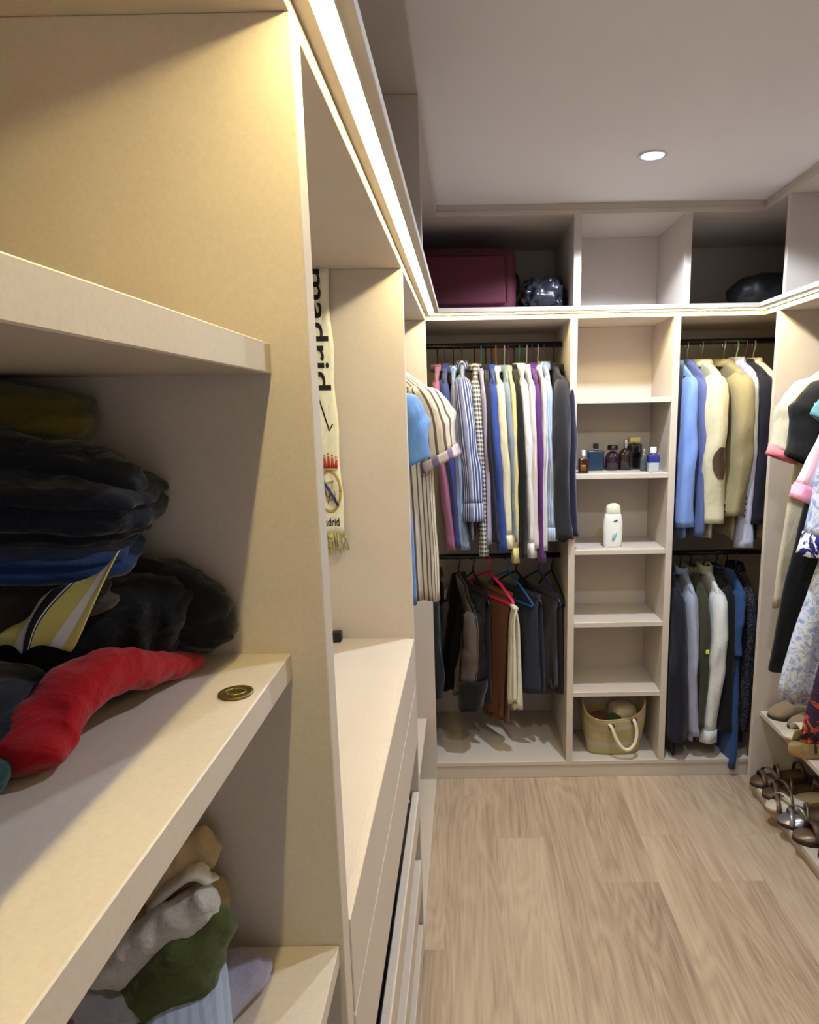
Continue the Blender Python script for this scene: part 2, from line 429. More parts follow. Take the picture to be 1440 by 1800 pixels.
# ------------------------------------------------------------------ lamps
LEDM = mat('led_diffuser', (1, .95, .85, 1), .4, emit=(LED_COLOR, LED_STRENGTH))
LEDS = mat('led_side', (1, .95, .85, 1), .4, emit=((1, .92, .70), 7))
ALU = mat('aluminium_profile', (.8, .78, .72, 1), .35, metal=.6)
def led(label, x0, x1, y0, y1):
    c = thing('light_strip', label, 'light strip', ((x0+x1)/2, (y0+y1)/2, ZS-.004), 'light strips under the overhead cabinets')
    lx, ly = x1-x0, y1-y0
    box('diffuser', x0, x1, y0, y1, ZS-.003, ZS-.0004, LEDS, c, 0)
    if ly > lx: box('led_tape', (x0+x1)/2-.005, (x0+x1)/2+.005, y0+.001, y1-.001, ZS-.0034, ZS-.0031, LEDM, c, 0)
    else: box('led_tape', x0+.001, x1-.001, (y0+y1)/2-.005, (y0+y1)/2+.005, ZS-.0034, ZS-.0031, LEDM, c, 0)
    if ly > lx:
        for a, b in ((x0-.0018, x0-.0004), (x1+.0004, x1+.0018)): box('profile', a, b, y0, y1, ZS-.0036, ZS-.0004, ALU, c, 0)
    else:
        for a, b in ((y0-.0018, y0-.0004), (y1+.0004, y1+.0018)): box('profile', x0, x1, a, b, ZS-.0036, ZS-.0004, ALU, c, 0)
led('long bright warm light strip under the left overhead compartments', -.134, -.113, -.6, D-.022)
led('bright warm light strip across the back wall under the overhead row', -.112, 1.134, D-.040, D-.019)
led('bright warm light strip under the right overhead compartments', 1.135, 1.156, -.2, D-.022)

def downlight(x, y, label, k=1):
    c = thing('ceiling_light', label, 'ceiling light', (x, y, ZC))
    g = Geo(); n = 32
    g.rings([[(x+r*math.cos(2*math.pi*i/n), y+r*math.sin(2*math.pi*i/n), ZC+z) for i in range(n)] for r, z in ((.040, -.0005), (.043, -.004), (.034, -.005), (.032, -.002), (.032, -.0005))], False, False)
    g.build('ring', mat('white_enamel', (.8, .8, .8, 1), .4), c)
    g = Geo(); g.lathe([(.0315, -.0008), (.0315, -.003)], (x, y, ZC), 32)
    g.build('lens', mat('downlight_lens', (1, 1, 1, 1), .3, emit=((.62, .76, 1.0), 30)), c)
    l = bpy.data.lights.new('downlight_lamp', 'SPOT'); l.energy = SPOT_POWER*k; l.color = SPOT_COLOR; l.spot_size = R_(146); l.spot_blend = .20; l.shadow_soft_size = .025
    o = bpy.data.objects.new('lamp', l); COL.objects.link(o); o.parent = c; o.location = (0, 0, -.012)
downlight(.575, 2.135, 'small round recessed ceiling spotlight glowing bluish white')
downlight(.575, 1.06, 'second recessed ceiling spotlight between the viewer and the lit one, above the picture', .40)
def add_fill_light():  # unseen area lamp added outside the made-up doorway as soft fill
    l = bpy.data.lights.new('added_fill_lamp', 'AREA'); l.shape = 'RECTANGLE'; l.size = .9; l.size_y = 2.0; l.energy = FILL_POWER; l.color = (.92, .94, 1)
    o = bpy.data.objects.new('added_fill_lamp', l); COL.objects.link(o); o.location = (.55, YW0-.16, 1.02); o.rotation_euler = (R_(90), 0, 0)
add_fill_light()


# ------------------------------------------------------------------ garments
def frame(pos, yaw):
    return Matrix.Translation(Vector(pos)) @ Matrix.Rotation(R_(yaw), 4, 'Z')

def hanger(label, M, color, group=None, half=.19, drop=.10, slope=.055, bar=False, mname=None, kind='hanger', rr=.0045, far=1):
    """clothes hanger hooked over the rod at the frame's origin (local X = shoulder axis)"""
    o = thing('clothes_hanger', label, 'hanger', M.translation, group)
    m = mat(mname or 'hanger_%d_%d_%d' % tuple(int(q*999) for q in color[:3]), color, .35)
    hk = .0165
    pts = [(hk*math.cos(a), 0, hk*math.sin(a)) for a in [R_(200-25*i) for i in range(10)]]
    pts += [(hk*.5, 0, -.022), (0, 0, -.034), (0, 0, -drop)]
    g = Geo(); g.tube(pts, rr*.62, 6); g.xf(M).build('hook', CHROME if kind == 'wood' else m, o)
    g = Geo()
    if kind == 'wood':
        arm = [(x*half, 0, -drop-slope*abs(x)**1.5) for x in [i/8-1 for i in range(17)]]
        arm = [(p[0]*(far if p[0] < 0 else 1), p[1], p[2]) for p in arm]
        g.tube(arm, [.007+.006*abs(i/8-1) for i in range(17)], 8, 1.2); g.xf(M).build('shoulder_bar', m, o)
    else:
        loop = [(0, 0, -drop), (half*.5, 0, -drop-slope*.45), (half*.93, 0, -drop-slope), (half, 0, -drop-slope-.012), (half*.93, 0, -drop-slope-.022),
                (0, 0, -drop-slope-.022), (-half*.93, 0, -drop-slope-.022), (-half, 0, -drop-slope-.012), (-half*.93, 0, -drop-slope), (-half*.5, 0, -drop-slope*.45)]
        loop = [(p[0]*(far if p[0] < 0 else 1), p[1], p[2]) for p in loop]
        g.tube(loop, rr, 6, closed=True); g.xf(M).build('frame', m, o)
    return o

def body_rings(sp, rnd):
    nw, sw, L, dr = sp.get('nw', .055), sp.get('sw', .20), sp['L'], sp.get('drop', .085)
    shd, hw, t = sp.get('shd', .055), sp.get('hw', sp.get('sw', .20)+.01), sp.get('t', .016)
    th = sp.get('th', t*1.25); lean, leanx = sp.get('lean', 0), sp.get('leanx', 0); amp = sp.get('amp', .007)
    ww = sp.get('ww'); N = 36; ph = rnd.uniform(0, 6.28); kf = sp.get('folds', rnd.choice([3, 4, 5])); ph2 = rnd.uniform(0, 6.28)
    rings = []; uvs = []
    rows = [('s', i/7) for i in range(8)] + [('b', i/18) for i in range(1, 19)]
    for kd, q in rows:
        if kd == 's':
            wv = lerp(nw, sw, q); z = -dr - shd*q**1.5; tt = lerp(t*1.3, t, q); s = 0
        else:
            s = q; wv = lerp(sw, hw, smooth01(q) if not ww else q)
            if ww: wv += (ww-(sw+hw)/2)*math.sin(math.pi*min(1, q*1.15))*.9
            z = -dr-shd-(L-shd)*q; tt = lerp(t, th, q)
        ring = []; uv = []
        for i in range(N):
            a = 2*math.pi*i/N
            x = wv*sgnpow(math.cos(a), .85); y = tt*sgnpow(math.sin(a), .6)
            fo = amp*(.25+.9*s)*(math.sin(kf*math.pi*x/sw+ph+.8*s)+.5*math.sin((kf*2.3)*x/sw*2+ph2-1.3*s))
            edge = 1-.5*abs(math.cos(a))**6
            zz = z + (sp.get('hemtilt', 0)*x*s) + .006*s*math.sin(3*a+ph)
            ring.append((x+leanx*s, y+fo*edge+lean*s, zz))
            uv.append((i/N*4*sw, z))
        rings.append(ring); uvs.append(uv)
    last = rings[-1]
    cx, cy = leanx, lean
    rings.append([(lerp(cx, p[0], .96), lerp(cy, p[1], .6), p[2]+.002) for p in last]); uvs.append(uvs[-1])
    rings.append([(lerp(cx, p[0], .94), lerp(cy, p[1], .5), p[2]+.05) for p in last]); uvs.append(uvs[-1])
    return rings, uvs

def sleeve_rings(sp, side, rnd):
    sw, dr, shd = sp.get('sw', .20), sp.get('drop', .085), sp.get('shd', .055)
    sl = sp['sl']; out = sp.get('out', .03); rx0, rx1 = sp.get('rx', .050), sp.get('rx1', .034); ry0, ry1 = sp.get('ry', .024), sp.get('ry1', .022)
    lean = sp.get('slean', sp.get('lean', 0)); til = sp.get('tilt', .15); y0 = sp.get('sy', 0); ph = rnd.uniform(0, 6.28); bend = sp.get('bend', .012)
    N = 20; rings = []; uvs = []
    ztop = -dr-shd+.010
    for j in range(25):
        q = j/24
        if q < .1: k = math.sqrt(max(.02, 1-(1-q/.1)**2))
        else: k = 1
        x = side*(sw-.045+(out+.045-.012)*(q**.75) + bend*math.sin(q*math.pi*1.6))
        y = y0 + lean*q + bend*.5*math.sin(q*4+ph)
        rx, ry = lerp(rx0, rx1, q)*k, lerp(ry0, ry1, q)*k
        z = ztop - sl*q
        ring = []; uv = []
        for i in range(N):
            a = 2*math.pi*i/N
            wr = 1+.07*math.sin(2*a+9*q+ph)+.06*math.sin(5*a-4*q+ph)*min(1, q*3) + .05*math.sin(22*q+2*a+ph)*math.exp(-((q-.5)/.25)**2)
            lx, ly = rx*math.cos(a)*wr, ry*math.sin(a)*wr
            ring.append((x+lx, y+ly, z + side*lx*til*min(1, q*2)))
            uv.append((i/N*2*math.pi*.045, z))
        rings.append(ring); uvs.append(uv)
    return rings, uvs

def tail(rings, uvs, depth=.04):
    last = rings[-1]; n = len(last)
    c = sum((Vector(p) for p in last), Vector())/n
    rings.append([c+(Vector(p)-c)*.86 for p in last]); uvs.append(uvs[-1])
    rings.append([c+(Vector(p)-c)*.80+Vector((0, 0, depth)) for p in last]); uvs.append(uvs[-1])

def garment(name, label, cat, pos, yaw, m, sp, group=None, hang=None, seed=None):
    rnd = random.Random(seed if seed is not None else label)
    so_ = Vector((rnd.uniform(0, 50), rnd.uniform(0, 50), rnd.uniform(0, 50))); far = sp.get('far', 1); cr_ = sp.get('crumple', .005)
    class Fin:
        def __init__(s): s.m = frame(pos, yaw); s.translation = s.m.translation
        def __matmul__(s, v):
            p = Vector((v.x*14, v.y*10, v.z*8))+so_; k = min(1, max(0, (-v.z-.08)*8))
            w_ = v+Vector((.6*cr_*noise.noise(p+Vector((9, 4, 2))), cr_*noise.noise(p)+.4*cr_*noise.noise(p*2.3), 0))*k
            if w_.x < 0: w_.x *= far
            return s.m @ w_
    M = Fin()
    o = thing(name, label, cat, pos, group)
    r, u = body_rings(sp, rnd); g = Geo(); g.rings(r, True, True, u); g.xf(M).build('body', m, o)
    if sp.get('sl'):
        for side in (1, -1):
            r, u = sleeve_rings(sp, side, rnd)
            if sp.get('cuff'):
                cl = sp['cuff']; n = max(2, int(round(cl/(sp['sl']/24))))
                cr = [list(map(Vector, q)) for q in r[-n-1:]]; cu = u[-n-1:]
                r, u = r[:-n], u[:-n]
                cr2 = []
                for q in cr:
                    c = sum(q, Vector())/len(q); cr2.append([c+(p-c)*1.07 for p in q])
                cu = list(cu); tail(cr2, cu)
                g = Geo(); g.rings(cr2, True, True, cu); g.xf(M); g2 = g
                s_o = Geo(); s_o.rings(r, True, True, u); so = s_o.xf(M).build('sleeve', m, o)
                g2.build('cuff', sp.get('cuffmat', m), so)
            else:
                u = list(u); tail(r, u)
                s_o = Geo(); s_o.rings(r, True, True, u); so = s_o.xf(M).build('sleeve', m, o)
            if side == 1 and sp.get('buttons'):
                e = r[-4]; g = Geo()
                for k in range(sp['buttons']):
                    ring = r[-3-k*1]
                    p = Vector(ring[3]); g.lathe([(.0055, -.002), (.006, 0), (.0055, .002)], (0, 0, 0), 10)
                    b = g.V[-30:]
                    for i in range(len(g.V)-30, len(g.V)):
                        v = g.V[i]; g.V[i] = Vector((v.x+p.x, v.z+p.y+.002, v.y+p.z))
                g.xf(M).build('sleeve_buttons', mat('dark_buttons', S(45, 35, 30), .4), so)
            if side == 1 and sp.get('patch'):
                g = Geo(); rr = []
                q0, q1 = sp['patch']; nn = 9
                lim = sp.get('patchside', (11, 19))
                V0 = len(g.V)
                rows = [j for j in range(len(r)) if q0 <= j/24 <= q1]
                mid = (rows[0]+rows[-1])/2; hlf = (rows[-1]-rows[0])/2+.3
                for j in rows:
                    wsc = math.sqrt(max(.05, 1-((j-mid)/hlf)**2))
                    ring = [Vector(p) for p in r[j]]; c = sum(ring, Vector())/len(ring)
                    ac, hw = sum(lim)/2, (lim[1]-lim[0])/2*wsc
                    for t in range(nn):
                        f = ac+hw*(t/(nn-1)*2-1); i0 = int(math.floor(f)) % 20; ft = f-math.floor(f)
                        p = ring[i0].lerp(ring[(i0+1) % 20], ft); g.V.append(c+(p-c)*1.035); g.U.append((0, 0))
                for a in range(len(rows)-1):
                    for t in range(nn-1):
                        b = V0+a*nn+t; g.F.append((b, b+1, b+nn+1, b+nn))
                g.xf(M).build('elbow_patch', mat('brown_suede', S(78, 56, 44), .9), so)
    if sp.get('collar', True):
        nw, dr, t = sp.get('nw', .055), sp.get('drop', .085), sp.get('t', .016)
        ch = sp.get('ch', rnd.uniform(.012, .026)); rings = []; N = 24
        for (kx, ky, dz) in ((1.05, 1.9, -.010), (1.0, 1.7, ch*.6), (.95, 1.5, ch), (1.08, 2.0, ch*1.02), (1.22, 2.5, ch*.35), (1.28, 2.7, -.012), (1.2, 2.4, -.014)):
            rings.append([(nw*kx*math.cos(2*math.pi*i/N), max(t, .013)*ky*math.sin(2*math.pi*i/N), -dr+dz-.25*abs(nw*kx*math.cos(2*math.pi*i/N))*(.3)) for i in range(N)])
        g = Geo(); g.rings(rings, False, False); g.U = [(v.x*1.0, v.z) for v in g.V]; g.xf(M).build('collar', sp.get('collarmat', m), o)
    if hang: hanger(M=frame(pos, yaw), far=far, **hang)
    return o

def trousers(label, pos, yaw, m, L=.50, wd=.16, t=.022, drop=.15, group=None, lean=0, seed=0, name='trousers', cat='trousers', hw=None, wave=.010):
    """trousers folded over a hanger bar, two layers with leg creases"""
    rnd = random.Random(label+str(seed)); M = frame(pos, yaw); o = thing(name, label, cat, pos, group)
    for k, (sy, LL) in enumerate(((1, L), (-1, L*.93))):
        rings = []; uvs = []; N = 30; ph = rnd.uniform(0, 6)
        for j in range(22):
            q = j/21; z = -drop-LL*q
            w_ = lerp(wd, hw or wd*1.06, q); tt = t*(.55+.6*q) if j else t*.2
            r = []
            for i in range(N):
                a = 2*math.pi*i/N; x = w_*sgnpow(math.cos(a), .8); y = tt*.5*sgnpow(math.sin(a), .7)
                y += wave*q*math.sin(4.2*x/w_*1.6+ph+q) + wave*.5*q*math.sin(9*x/w_+ph)
                r.append((x, sy*t*.5*min(1, q*6) + y + lean*q, z+.012*q*math.sin(2*a+ph)))
            rings.append(r); uvs.append([(i/N*4*wd, z) for i in range(N)])
        tail(rings, uvs, .03)
        g = Geo(); g.rings(rings, True, True, uvs); g.xf(M).build('leg', m, o)
    g = Geo(); g.tube([(-wd*.97, 0, -drop-.002), (wd*.97, 0, -drop-.002)], [t*.52, t*.52], 10); g.xf(M).build('fold', m, o)
    return o

F_ = fabric
HB = S(20, 20, 24); HBL = S(40, 70, 130); HW = S(215, 215, 215); HT = S(60, 150, 160); HPU = S(110, 60, 120)
ROD = 1.8565       # hooks hang so that their crown rests on the rod
RY = 2.877

# --- back wall, upper left rod (left to right)
NAVY, BLACK, WHITE, CREAM = S(32, 38, 72), S(14, 14, 18), S(204, 204, 210), S(206, 200, 176)
def xt(u): return (u-800)*.002265-.04
def xb(u): return (u-850)*.00237+.065
rowA = [ # u_top,u_bot, z cuff, name, label, material, extra
 (766, 792, 1.03, 'shirt', 'pink and plum shirt, first on the back rod beside the cream striped shirt', F_(S(134, 84, 112)), dict(ry=.020), HB, 'dark blue'),
 (780, 803, 1.04, 'shirt', 'plain navy blue shirt between the pink shirt and the grey blue striped shirts', F_(S(48, 56, 110)), dict(ry=.024, rx=.05), HBL, 'blue'),
 (796, 817, 1.03, 'shirt', 'grey blue finely striped shirt, left of the navy pinstriped shirt', striped('greyblue_stripe', S(150, 165, 195), S(80, 95, 135), 90, .5), dict(ry=.022), HB, 'grey'),
 (812, 833, 1.15, 'shirt', 'navy shirt with thin white pinstripes and a broad cuffed sleeve toward the viewer', striped('navy_pinstripe', S(66, 76, 122), S(190, 195, 215), 85, .32), dict(ry=.038, ry1=.046, rx=.06, rx1=.05, cuff=.075, sw=.205), HBL, 'blue'),
 (836, 850, 1.00, 'shirt', 'black and white gingham shirt hanging right of the navy pinstriped shirt', striped('gingham', S(14, 14, 18), S(190, 188, 186), 55, .5, 2), dict(ry=.022, ry1=.020), HB, 'black'),
 (848, 862, 1.05, 'shirt', 'thin lilac grey shirt squeezed in right of the gingham shirt', F_(S(150, 140, 170)), dict(ry=.016, ry1=.014, rx=.045), HT, 'teal'),
 (857, 869, 1.06, 'shirt', 'blackish navy shirt between the lilac shirt and the royal blue one', F_(S(26, 24, 40)), dict(ry=.018, ry1=.016), HB, 'black'),
 (868, 883, 1.02, 'shirt', 'royal blue long-sleeved shirt just left of the cream shirt', F_(S(46, 66, 138)), dict(ry=.024, ry1=.026), HB, 'black'),
 (876, 899, 1.03, 'shirt', 'cream shirt on the orange hanger in the middle of the back rod', F_(CREAM), dict(ry=.026, ry1=.018, cuff=.06), S(245, 110, 60), 'orange'),
 (892, 905, 1.06, 'shirt', 'slate blue denim shirt right of the cream shirt', F_(S(120, 132, 150)), dict(ry=.018, ry1=.016), HW, 'white'),
 (899, 909, .97, 'shirt', 'pale yellow shirt whose cuff hangs lowest on the back rod', F_(S(204, 190, 132)), dict(ry=.016, ry1=.016, cuff=.06), HPU, 'purple'),
 (910, 920, .99, 'shirt', 'black shirt between the pale yellow and the white shirt', F_(S(18, 17, 20)), dict(ry=.018, ry1=.020), HB, 'black'),
 (920, 936, .99, 'shirt', 'white shirt with buttoned cuff right of the black shirt', F_(WHITE), dict(ry=.022, ry1=.020, cuff=.06), HT, 'teal'),
 (934, 944, 1.03, 'shirt', 'very pale pink shirt next to the purple shirt', striped('palepink', S(208, 196, 196), S(198, 180, 188), 60, .4), dict(ry=.020, ry1=.016), HW, 'white'),
 (944, 953, .97, 'shirt', 'deep purple shirt among the pale shirts of the back rod', F_(S(88, 40, 112)), dict(ry=.017, ry1=.018), HPU, 'purple'),
 (955, 960, 1.02, 'shirt', 'white shirt with faint grey stripes right of the purple shirt', striped('white_grey_stripe', S(206, 206, 206), S(150, 152, 162), 40, .3), dict(ry=.018, ry1=.014), HW, 'cream'),
 (966, 968, 1.06, 'shirt', 'light blue and white shirt beside the charcoal jacket', striped('lightblue_white', S(200, 206, 220), S(132, 152, 198), 50, .5), dict(ry=.018, ry1=.022, cuff=.07), HPU, 'lilac'),
 (985, 992, 1.07, 'jacket', 'charcoal suit jacket near the right end of the back upper left rod', F_(S(36, 36, 44)), dict(ry=.034, ry1=.040, rx=.065, rx1=.055, sw=.215, bend=.022), HB, 'black'),
 (1004, 1007, 1.08, 'jacket', 'dark navy jacket last on the rod against the left divider', F_(S(28, 28, 56)), dict(ry=.022, ry1=.020, rx=.06, sw=.205), HB, 'navy'),
]
rA = random.Random(3)
for i, (ut, ub, zc, nm, lab, m, ex, hc, hn) in enumerate(rowA):
    x0, x1 = xt(ut), xb(ub)
    drop = .066 + rA.uniform(0, .026); shd = .055
    sl = (ROD-drop-shd+.01)-zc
    sp = dict(L=.70+rA.uniform(-.03, .03), drop=drop, shd=shd, sl=sl, lean=(x1-x0)*.9, slean=(x1-x0), t=.010, th=.013, amp=.003, sw=.195, rx=.05, rx1=.036)
    sp.update(ex)
    garment(nm, lab, nm, (x0, RY, ROD), -90, m, sp, 'shirts and jackets on the back upper left rod',
            hang=dict(label='%s hanger holding the %s' % (hn, lab.split(' on the ')[0].split(' with ')[0].split(' between ')[0].split(' beside ')[0].split(',')[0].split(' right of ')[0].split(' left of ')[0].split(' next to ')[0].split(' among ')[0].split(' whose ')[0].split(' hanging ')[0].split(' squeezed ')[0].split(' just ')[0].split(' near ')[0].split(' last ')[0]), color=hc, group='hangers on the back upper left rod', half=.15, drop=drop+.02, slope=.045))

# --- back wall, upper right rod
def xt2(u): return .876+(u-1205)*.00226
def xb2(u): return .893+(u-1200)*.00237
rowB = [
 (1216, 1204, 1.11, 'shirt', 'light blue shirt hanging first beside the right divider', F_(S(108, 138, 206)), dict(ry=.030, ry1=.034, rx=.055, rx1=.05), HB, 'dark wooden'),
 (1236, 1230, 1.07, 'shirt', 'slate blue shirt between the light blue shirt and the cream jacket', F_(S(82, 94, 144)), dict(ry=.024, ry1=.024), HB, 'dark wooden'),
 (1264, 1243, 1.125, 'jacket', 'cream blazer with brown elbow patch and buttoned cuff', F_(S(190, 185, 160)), dict(ry=.046, ry1=.046, rx=.07, rx1=.058, sw=.215, patch=(.46, .72), patchside=(-1.6, 3.6), buttons=4, bend=.02, t=.018), S(50, 30, 24), 'dark brown wooden'),
 (1305, 1284, 1.155, 'jacket', 'tan khaki blazer right of the cream blazer', F_(S(140, 129, 98)), dict(ry=.050, ry1=.044, rx=.07, rx1=.06, sw=.215, buttons=4, bend=.02, t=.02), S(50, 30, 24), 'dark brown wooden'),
 (1330, 1308, 1.02, 'shirt', 'white and lavender shirt behind the khaki blazer', F_(S(190, 194, 224)), dict(ry=.024, ry1=.034, rx=.05), S(190, 225, 205), 'pale green'),
 (1347, 1326, 1.12, 'jacket', 'blackish navy jacket at the right end of the upper right rod', F_(S(26, 24, 38)), dict(ry=.030, ry1=.034, rx=.06, sw=.21), S(110, 95, 120), 'grey purple'),
 (1362, 1345, 1.12, 'shirt', 'cream shirt mostly hidden behind the right end panel', F_(S(220, 200, 170)), dict(ry=.018, ry1=.02), HW, 'white'),
]
for (ut, ub, zc, nm, lab, m, ex, hc, hn) in rowB:
    x0, x1 = xt2(ut), xb2(ub)
    drop, shd = .075, .055
    sp = dict(L=.72, drop=drop, shd=shd, sl=(ROD-drop-shd+.01)-zc, lean=(x1-x0)*.9, slean=(x1-x0), t=.013, th=.016, amp=.004, sw=.20, rx=.05, rx1=.04)
    sp.update(ex)
    garment(nm, lab, nm, (x0, RY, ROD), -90, m, sp, 'shirts and jackets on the back upper right rod',
            hang=dict(label='%s hanger under the %s' % (hn, lab.split(' hanging ')[0].split(' between ')[0].split(' with ')[0].split(' right of')[0].split(' behind ')[0].split(' at the ')[0].split(' mostly ')[0]), color=hc, group='hangers on the back upper right rod', half=.16, drop=drop+.016, slope=.05, kind='wood' if 'wood' in hn else 'hanger', rr=.005))

# --- back wall, lower left rod
RL = .9395
def hx(lab, x, col, half=.19, drop=.055, slope=.10, yaw=-90, rr=.005, y=RY, z=RL, group='hangers on the back lower left rod'):
    hanger(lab, frame((x, y, z), yaw), col, group, half, drop, slope, rr=rr)
GL = 'clothes on the back lower left rod'
garment('jacket', 'black jacket at the left end of the lower rod, half hidden by the side panel', 'jacket', (-.155, RY, RL), -90, F_(S(20, 19, 24)), dict(L=.50, sl=.45, drop=.06, shd=.07, sw=.18, ry=.03, ry1=.03, t=.016), GL,
        hang=dict(label='black hanger under the leftmost black jacket of the lower rod', color=HB, group='hangers on the back lower left rod', half=.15, drop=.08, slope=.06))
garment('jacket', 'rumpled taupe grey jacket with black lower part on the lower rod', 'jacket', (-.045, RY, RL), -62, striped('taupe_black', S(88, 78, 72), S(24, 22, 24), 7.1, .5, 0), dict(L=.52, sl=.44, drop=.06, shd=.15, nw=.02, sw=.15, rx=.06, rx1=.055, ry=.05, ry1=.05, t=.022, th=.05, amp=.018, crumple=.016, lean=-.03, collar=False, far=.8, cuff=.12, cuffmat=F_(S(16, 15, 18))), GL,
        hang=dict(label='black hanger under the rumpled taupe jacket', color=HB, group='hangers on the back lower left rod', half=.14, drop=.10, slope=.08))
YT = -58
def tp(x, d=.0): return (x, RY-d, RL)
trousers('black trousers hanging left of the pink hanger', tp(.02), YT-8, F_(S(26, 23, 24)), L=.50, wd=.14, t=.026, drop=.125, group=GL, wave=.016)
hx('black hanger carrying the black trousers left of the pink hanger', .02, HB, half=.165, yaw=YT-8)
trousers('long brown trousers on the pink hanger', tp(.105), YT, F_(S(112, 66, 34)), L=.63, wd=.15, t=.026, drop=.130, group=GL, lean=.0, wave=.010, hw=.11)
hx('bright pink hanger with brown trousers on the lower rod', .09, S(240, 50, 110), half=.19, drop=.055, slope=.09, yaw=YT, rr=.007)
trousers('white cream trousers tucked beside the brown trousers', (.192, RY-.175, RL), -75, F_(S(206, 202, 184)), L=.46, wd=.030, t=.022, drop=.17, group=GL, wave=.008)
hx('blue hanger beside the white cream trousers', .175, S(40, 110, 190), half=.19, drop=.055, slope=.10, yaw=YT)
trousers('dark navy trousers over a black hanger on the lower rod', tp(.215), YT, F_(S(44, 46, 64)), L=.46, wd=.17, t=.026, drop=.135, group=GL, wave=.018)
hx('black hanger carrying the dark navy trousers', .215, HB, half=.19, yaw=YT)
trousers('charcoal purple trousers at the right end of the lower left rod', tp(.315), YT-6, F_(S(58, 50, 58)), L=.46, wd=.165, t=.028, drop=.135, group=GL, wave=.020)
hx('navy blue hanger carrying the charcoal purple trousers', .315, S(45, 55, 100), half=.185, yaw=YT-6)
hx('empty black hanger last on the lower left rod', .375, HB, half=.17, yaw=YT-18)

# --- back wall, lower right rod
GR = 'clothes on the back lower right rod'
def low(lab, nm, x0, x1, zc, m, ex, hl, hc=HB):
    drop, shd = .055, .06
    sp = dict(L=.74, drop=drop, shd=shd, sl=(RL-drop-shd+.01)-zc, lean=(x1-x0)*.9, slean=x1-x0, t=.014, th=.018, amp=.005, sw=.19, rx=.05, rx1=.04); sp.update(ex)
    garment(nm, lab, nm if nm != 'coat' else 'coat', (x0, RY, RL), -90, m, sp, GR, hang=dict(label=hl, color=hc, group='hangers on the back lower right rod', half=.16, drop=drop+.018, slope=.055))
low('long blackish navy coat against the right divider on the lower rod', 'coat', .895, .90, .16, F_(S(27, 27, 44)), dict(L=.80, ry=.034, ry1=.042, rx=.06, rx1=.055), 'black hanger under the blackish navy coat')
low('light grey blue jacket left of the white jacket on the lower rod', 'jacket', .955, .975, .18, F_(S(160, 164, 186)), dict(ry=.026, ry1=.022), 'black hanger under the light grey blue jacket')
low('dark olive jacket with a neon green tag beside the white jacket', 'jacket', 1.0, 1.005, .22, F_(S(62, 62, 44)), dict(ry=.022, ry1=.02, collarmat=F_(S(110, 106, 74))), 'black hanger under the dark olive jacket')
low('white denim jacket with cuffed sleeve on the lower right rod', 'jacket', 1.062, 1.055, .145, F_(S(214, 216, 216)), dict(ry=.038, ry1=.036, rx=.06, rx1=.05, cuff=.07, bend=.022, collarmat=F_(S(176, 172, 146))), 'black hanger under the white denim jacket')
low('plain black jacket right of the white denim jacket', 'jacket', 1.115, 1.11, .20, F_(S(16, 16, 20)), dict(ry=.036, ry1=.034, L=.66), 'black hanger under the plain black jacket')
low('long steel blue dress reaching past the wardrobe floor edge', 'dress', 1.16, 1.14, .55, F_(S(42, 72, 122)), dict(L=.845, ry=.02, ry1=.02, sw=.20, hw=.245, t=.016, th=.03, collar=False), 'black hanger under the steel blue dress')
low('dark dotted jacket at the right end of the lower right rod', 'jacket', 1.205, 1.19, .20, floral('dark_dots', [(.0, S(24, 24, 34)), (.56, S(28, 28, 40)), (.62, S(110, 108, 120)), (.66, S(24, 24, 34))], 160), dict(ry=.030, ry1=.03), 'grey hanger under the dark dotted jacket', S(120, 120, 130))
g = Geo(); g.box(.998, 2.628, .570, 1.012, 2.634, .588)
tag(g.build('tag_label', mat('neon_tag', S(205, 240, 70), .6), None, False, .001), 'small neon yellow green tag on the dark olive jacket sleeve', 'tag')

# --- left section: blue tee and cream striped shirt
RZL = 1.8455
garment('t_shirt', 'light blue short-sleeved tee hanging in front of the cream striped shirt', 't-shirt', (-.385, 1.95, RZL), 0, F_(S(84, 122, 180)),
        dict(L=.74, sl=.215, drop=.085, shd=.11, sw=.200, hw=.225, out=.048, rx=.065, rx1=.058, ry=.055, ry1=.05, t=.035, th=.05, tilt=.45, amp=.012, collar=False, far=.8), 'clothes in the left hanging section',
        hang=dict(label='white hanger under the light blue tee', color=HW, group='hangers in the left hanging section', half=.17, drop=.09, slope=.07))
garment('shirt', 'cream short-sleeved shirt with brown stripes sticking out of the left section', 'shirt', (-.385, 2.20, RZL), 0,
        striped('cream_brown_stripe', S(204, 194, 178), S(100, 88, 86), 52, .3),
        dict(L=.83, sl=.26, drop=.055, shd=.115, sw=.265, hw=.285, out=.055, rx=.062, rx1=.066, ry=.055, ry1=.05, t=.03, th=.04, tilt=.5, amp=.012, far=.62, cuff=.035, cuffmat=striped('cuff_band', S(196, 180, 178), S(122, 106, 140), 30, .4)), 'clothes in the left hanging section',
        hang=dict(label='cream hanger under the brown striped shirt', color=S(220, 210, 190), group='hangers in the left hanging section', half=.20, drop=.075, slope=.09))

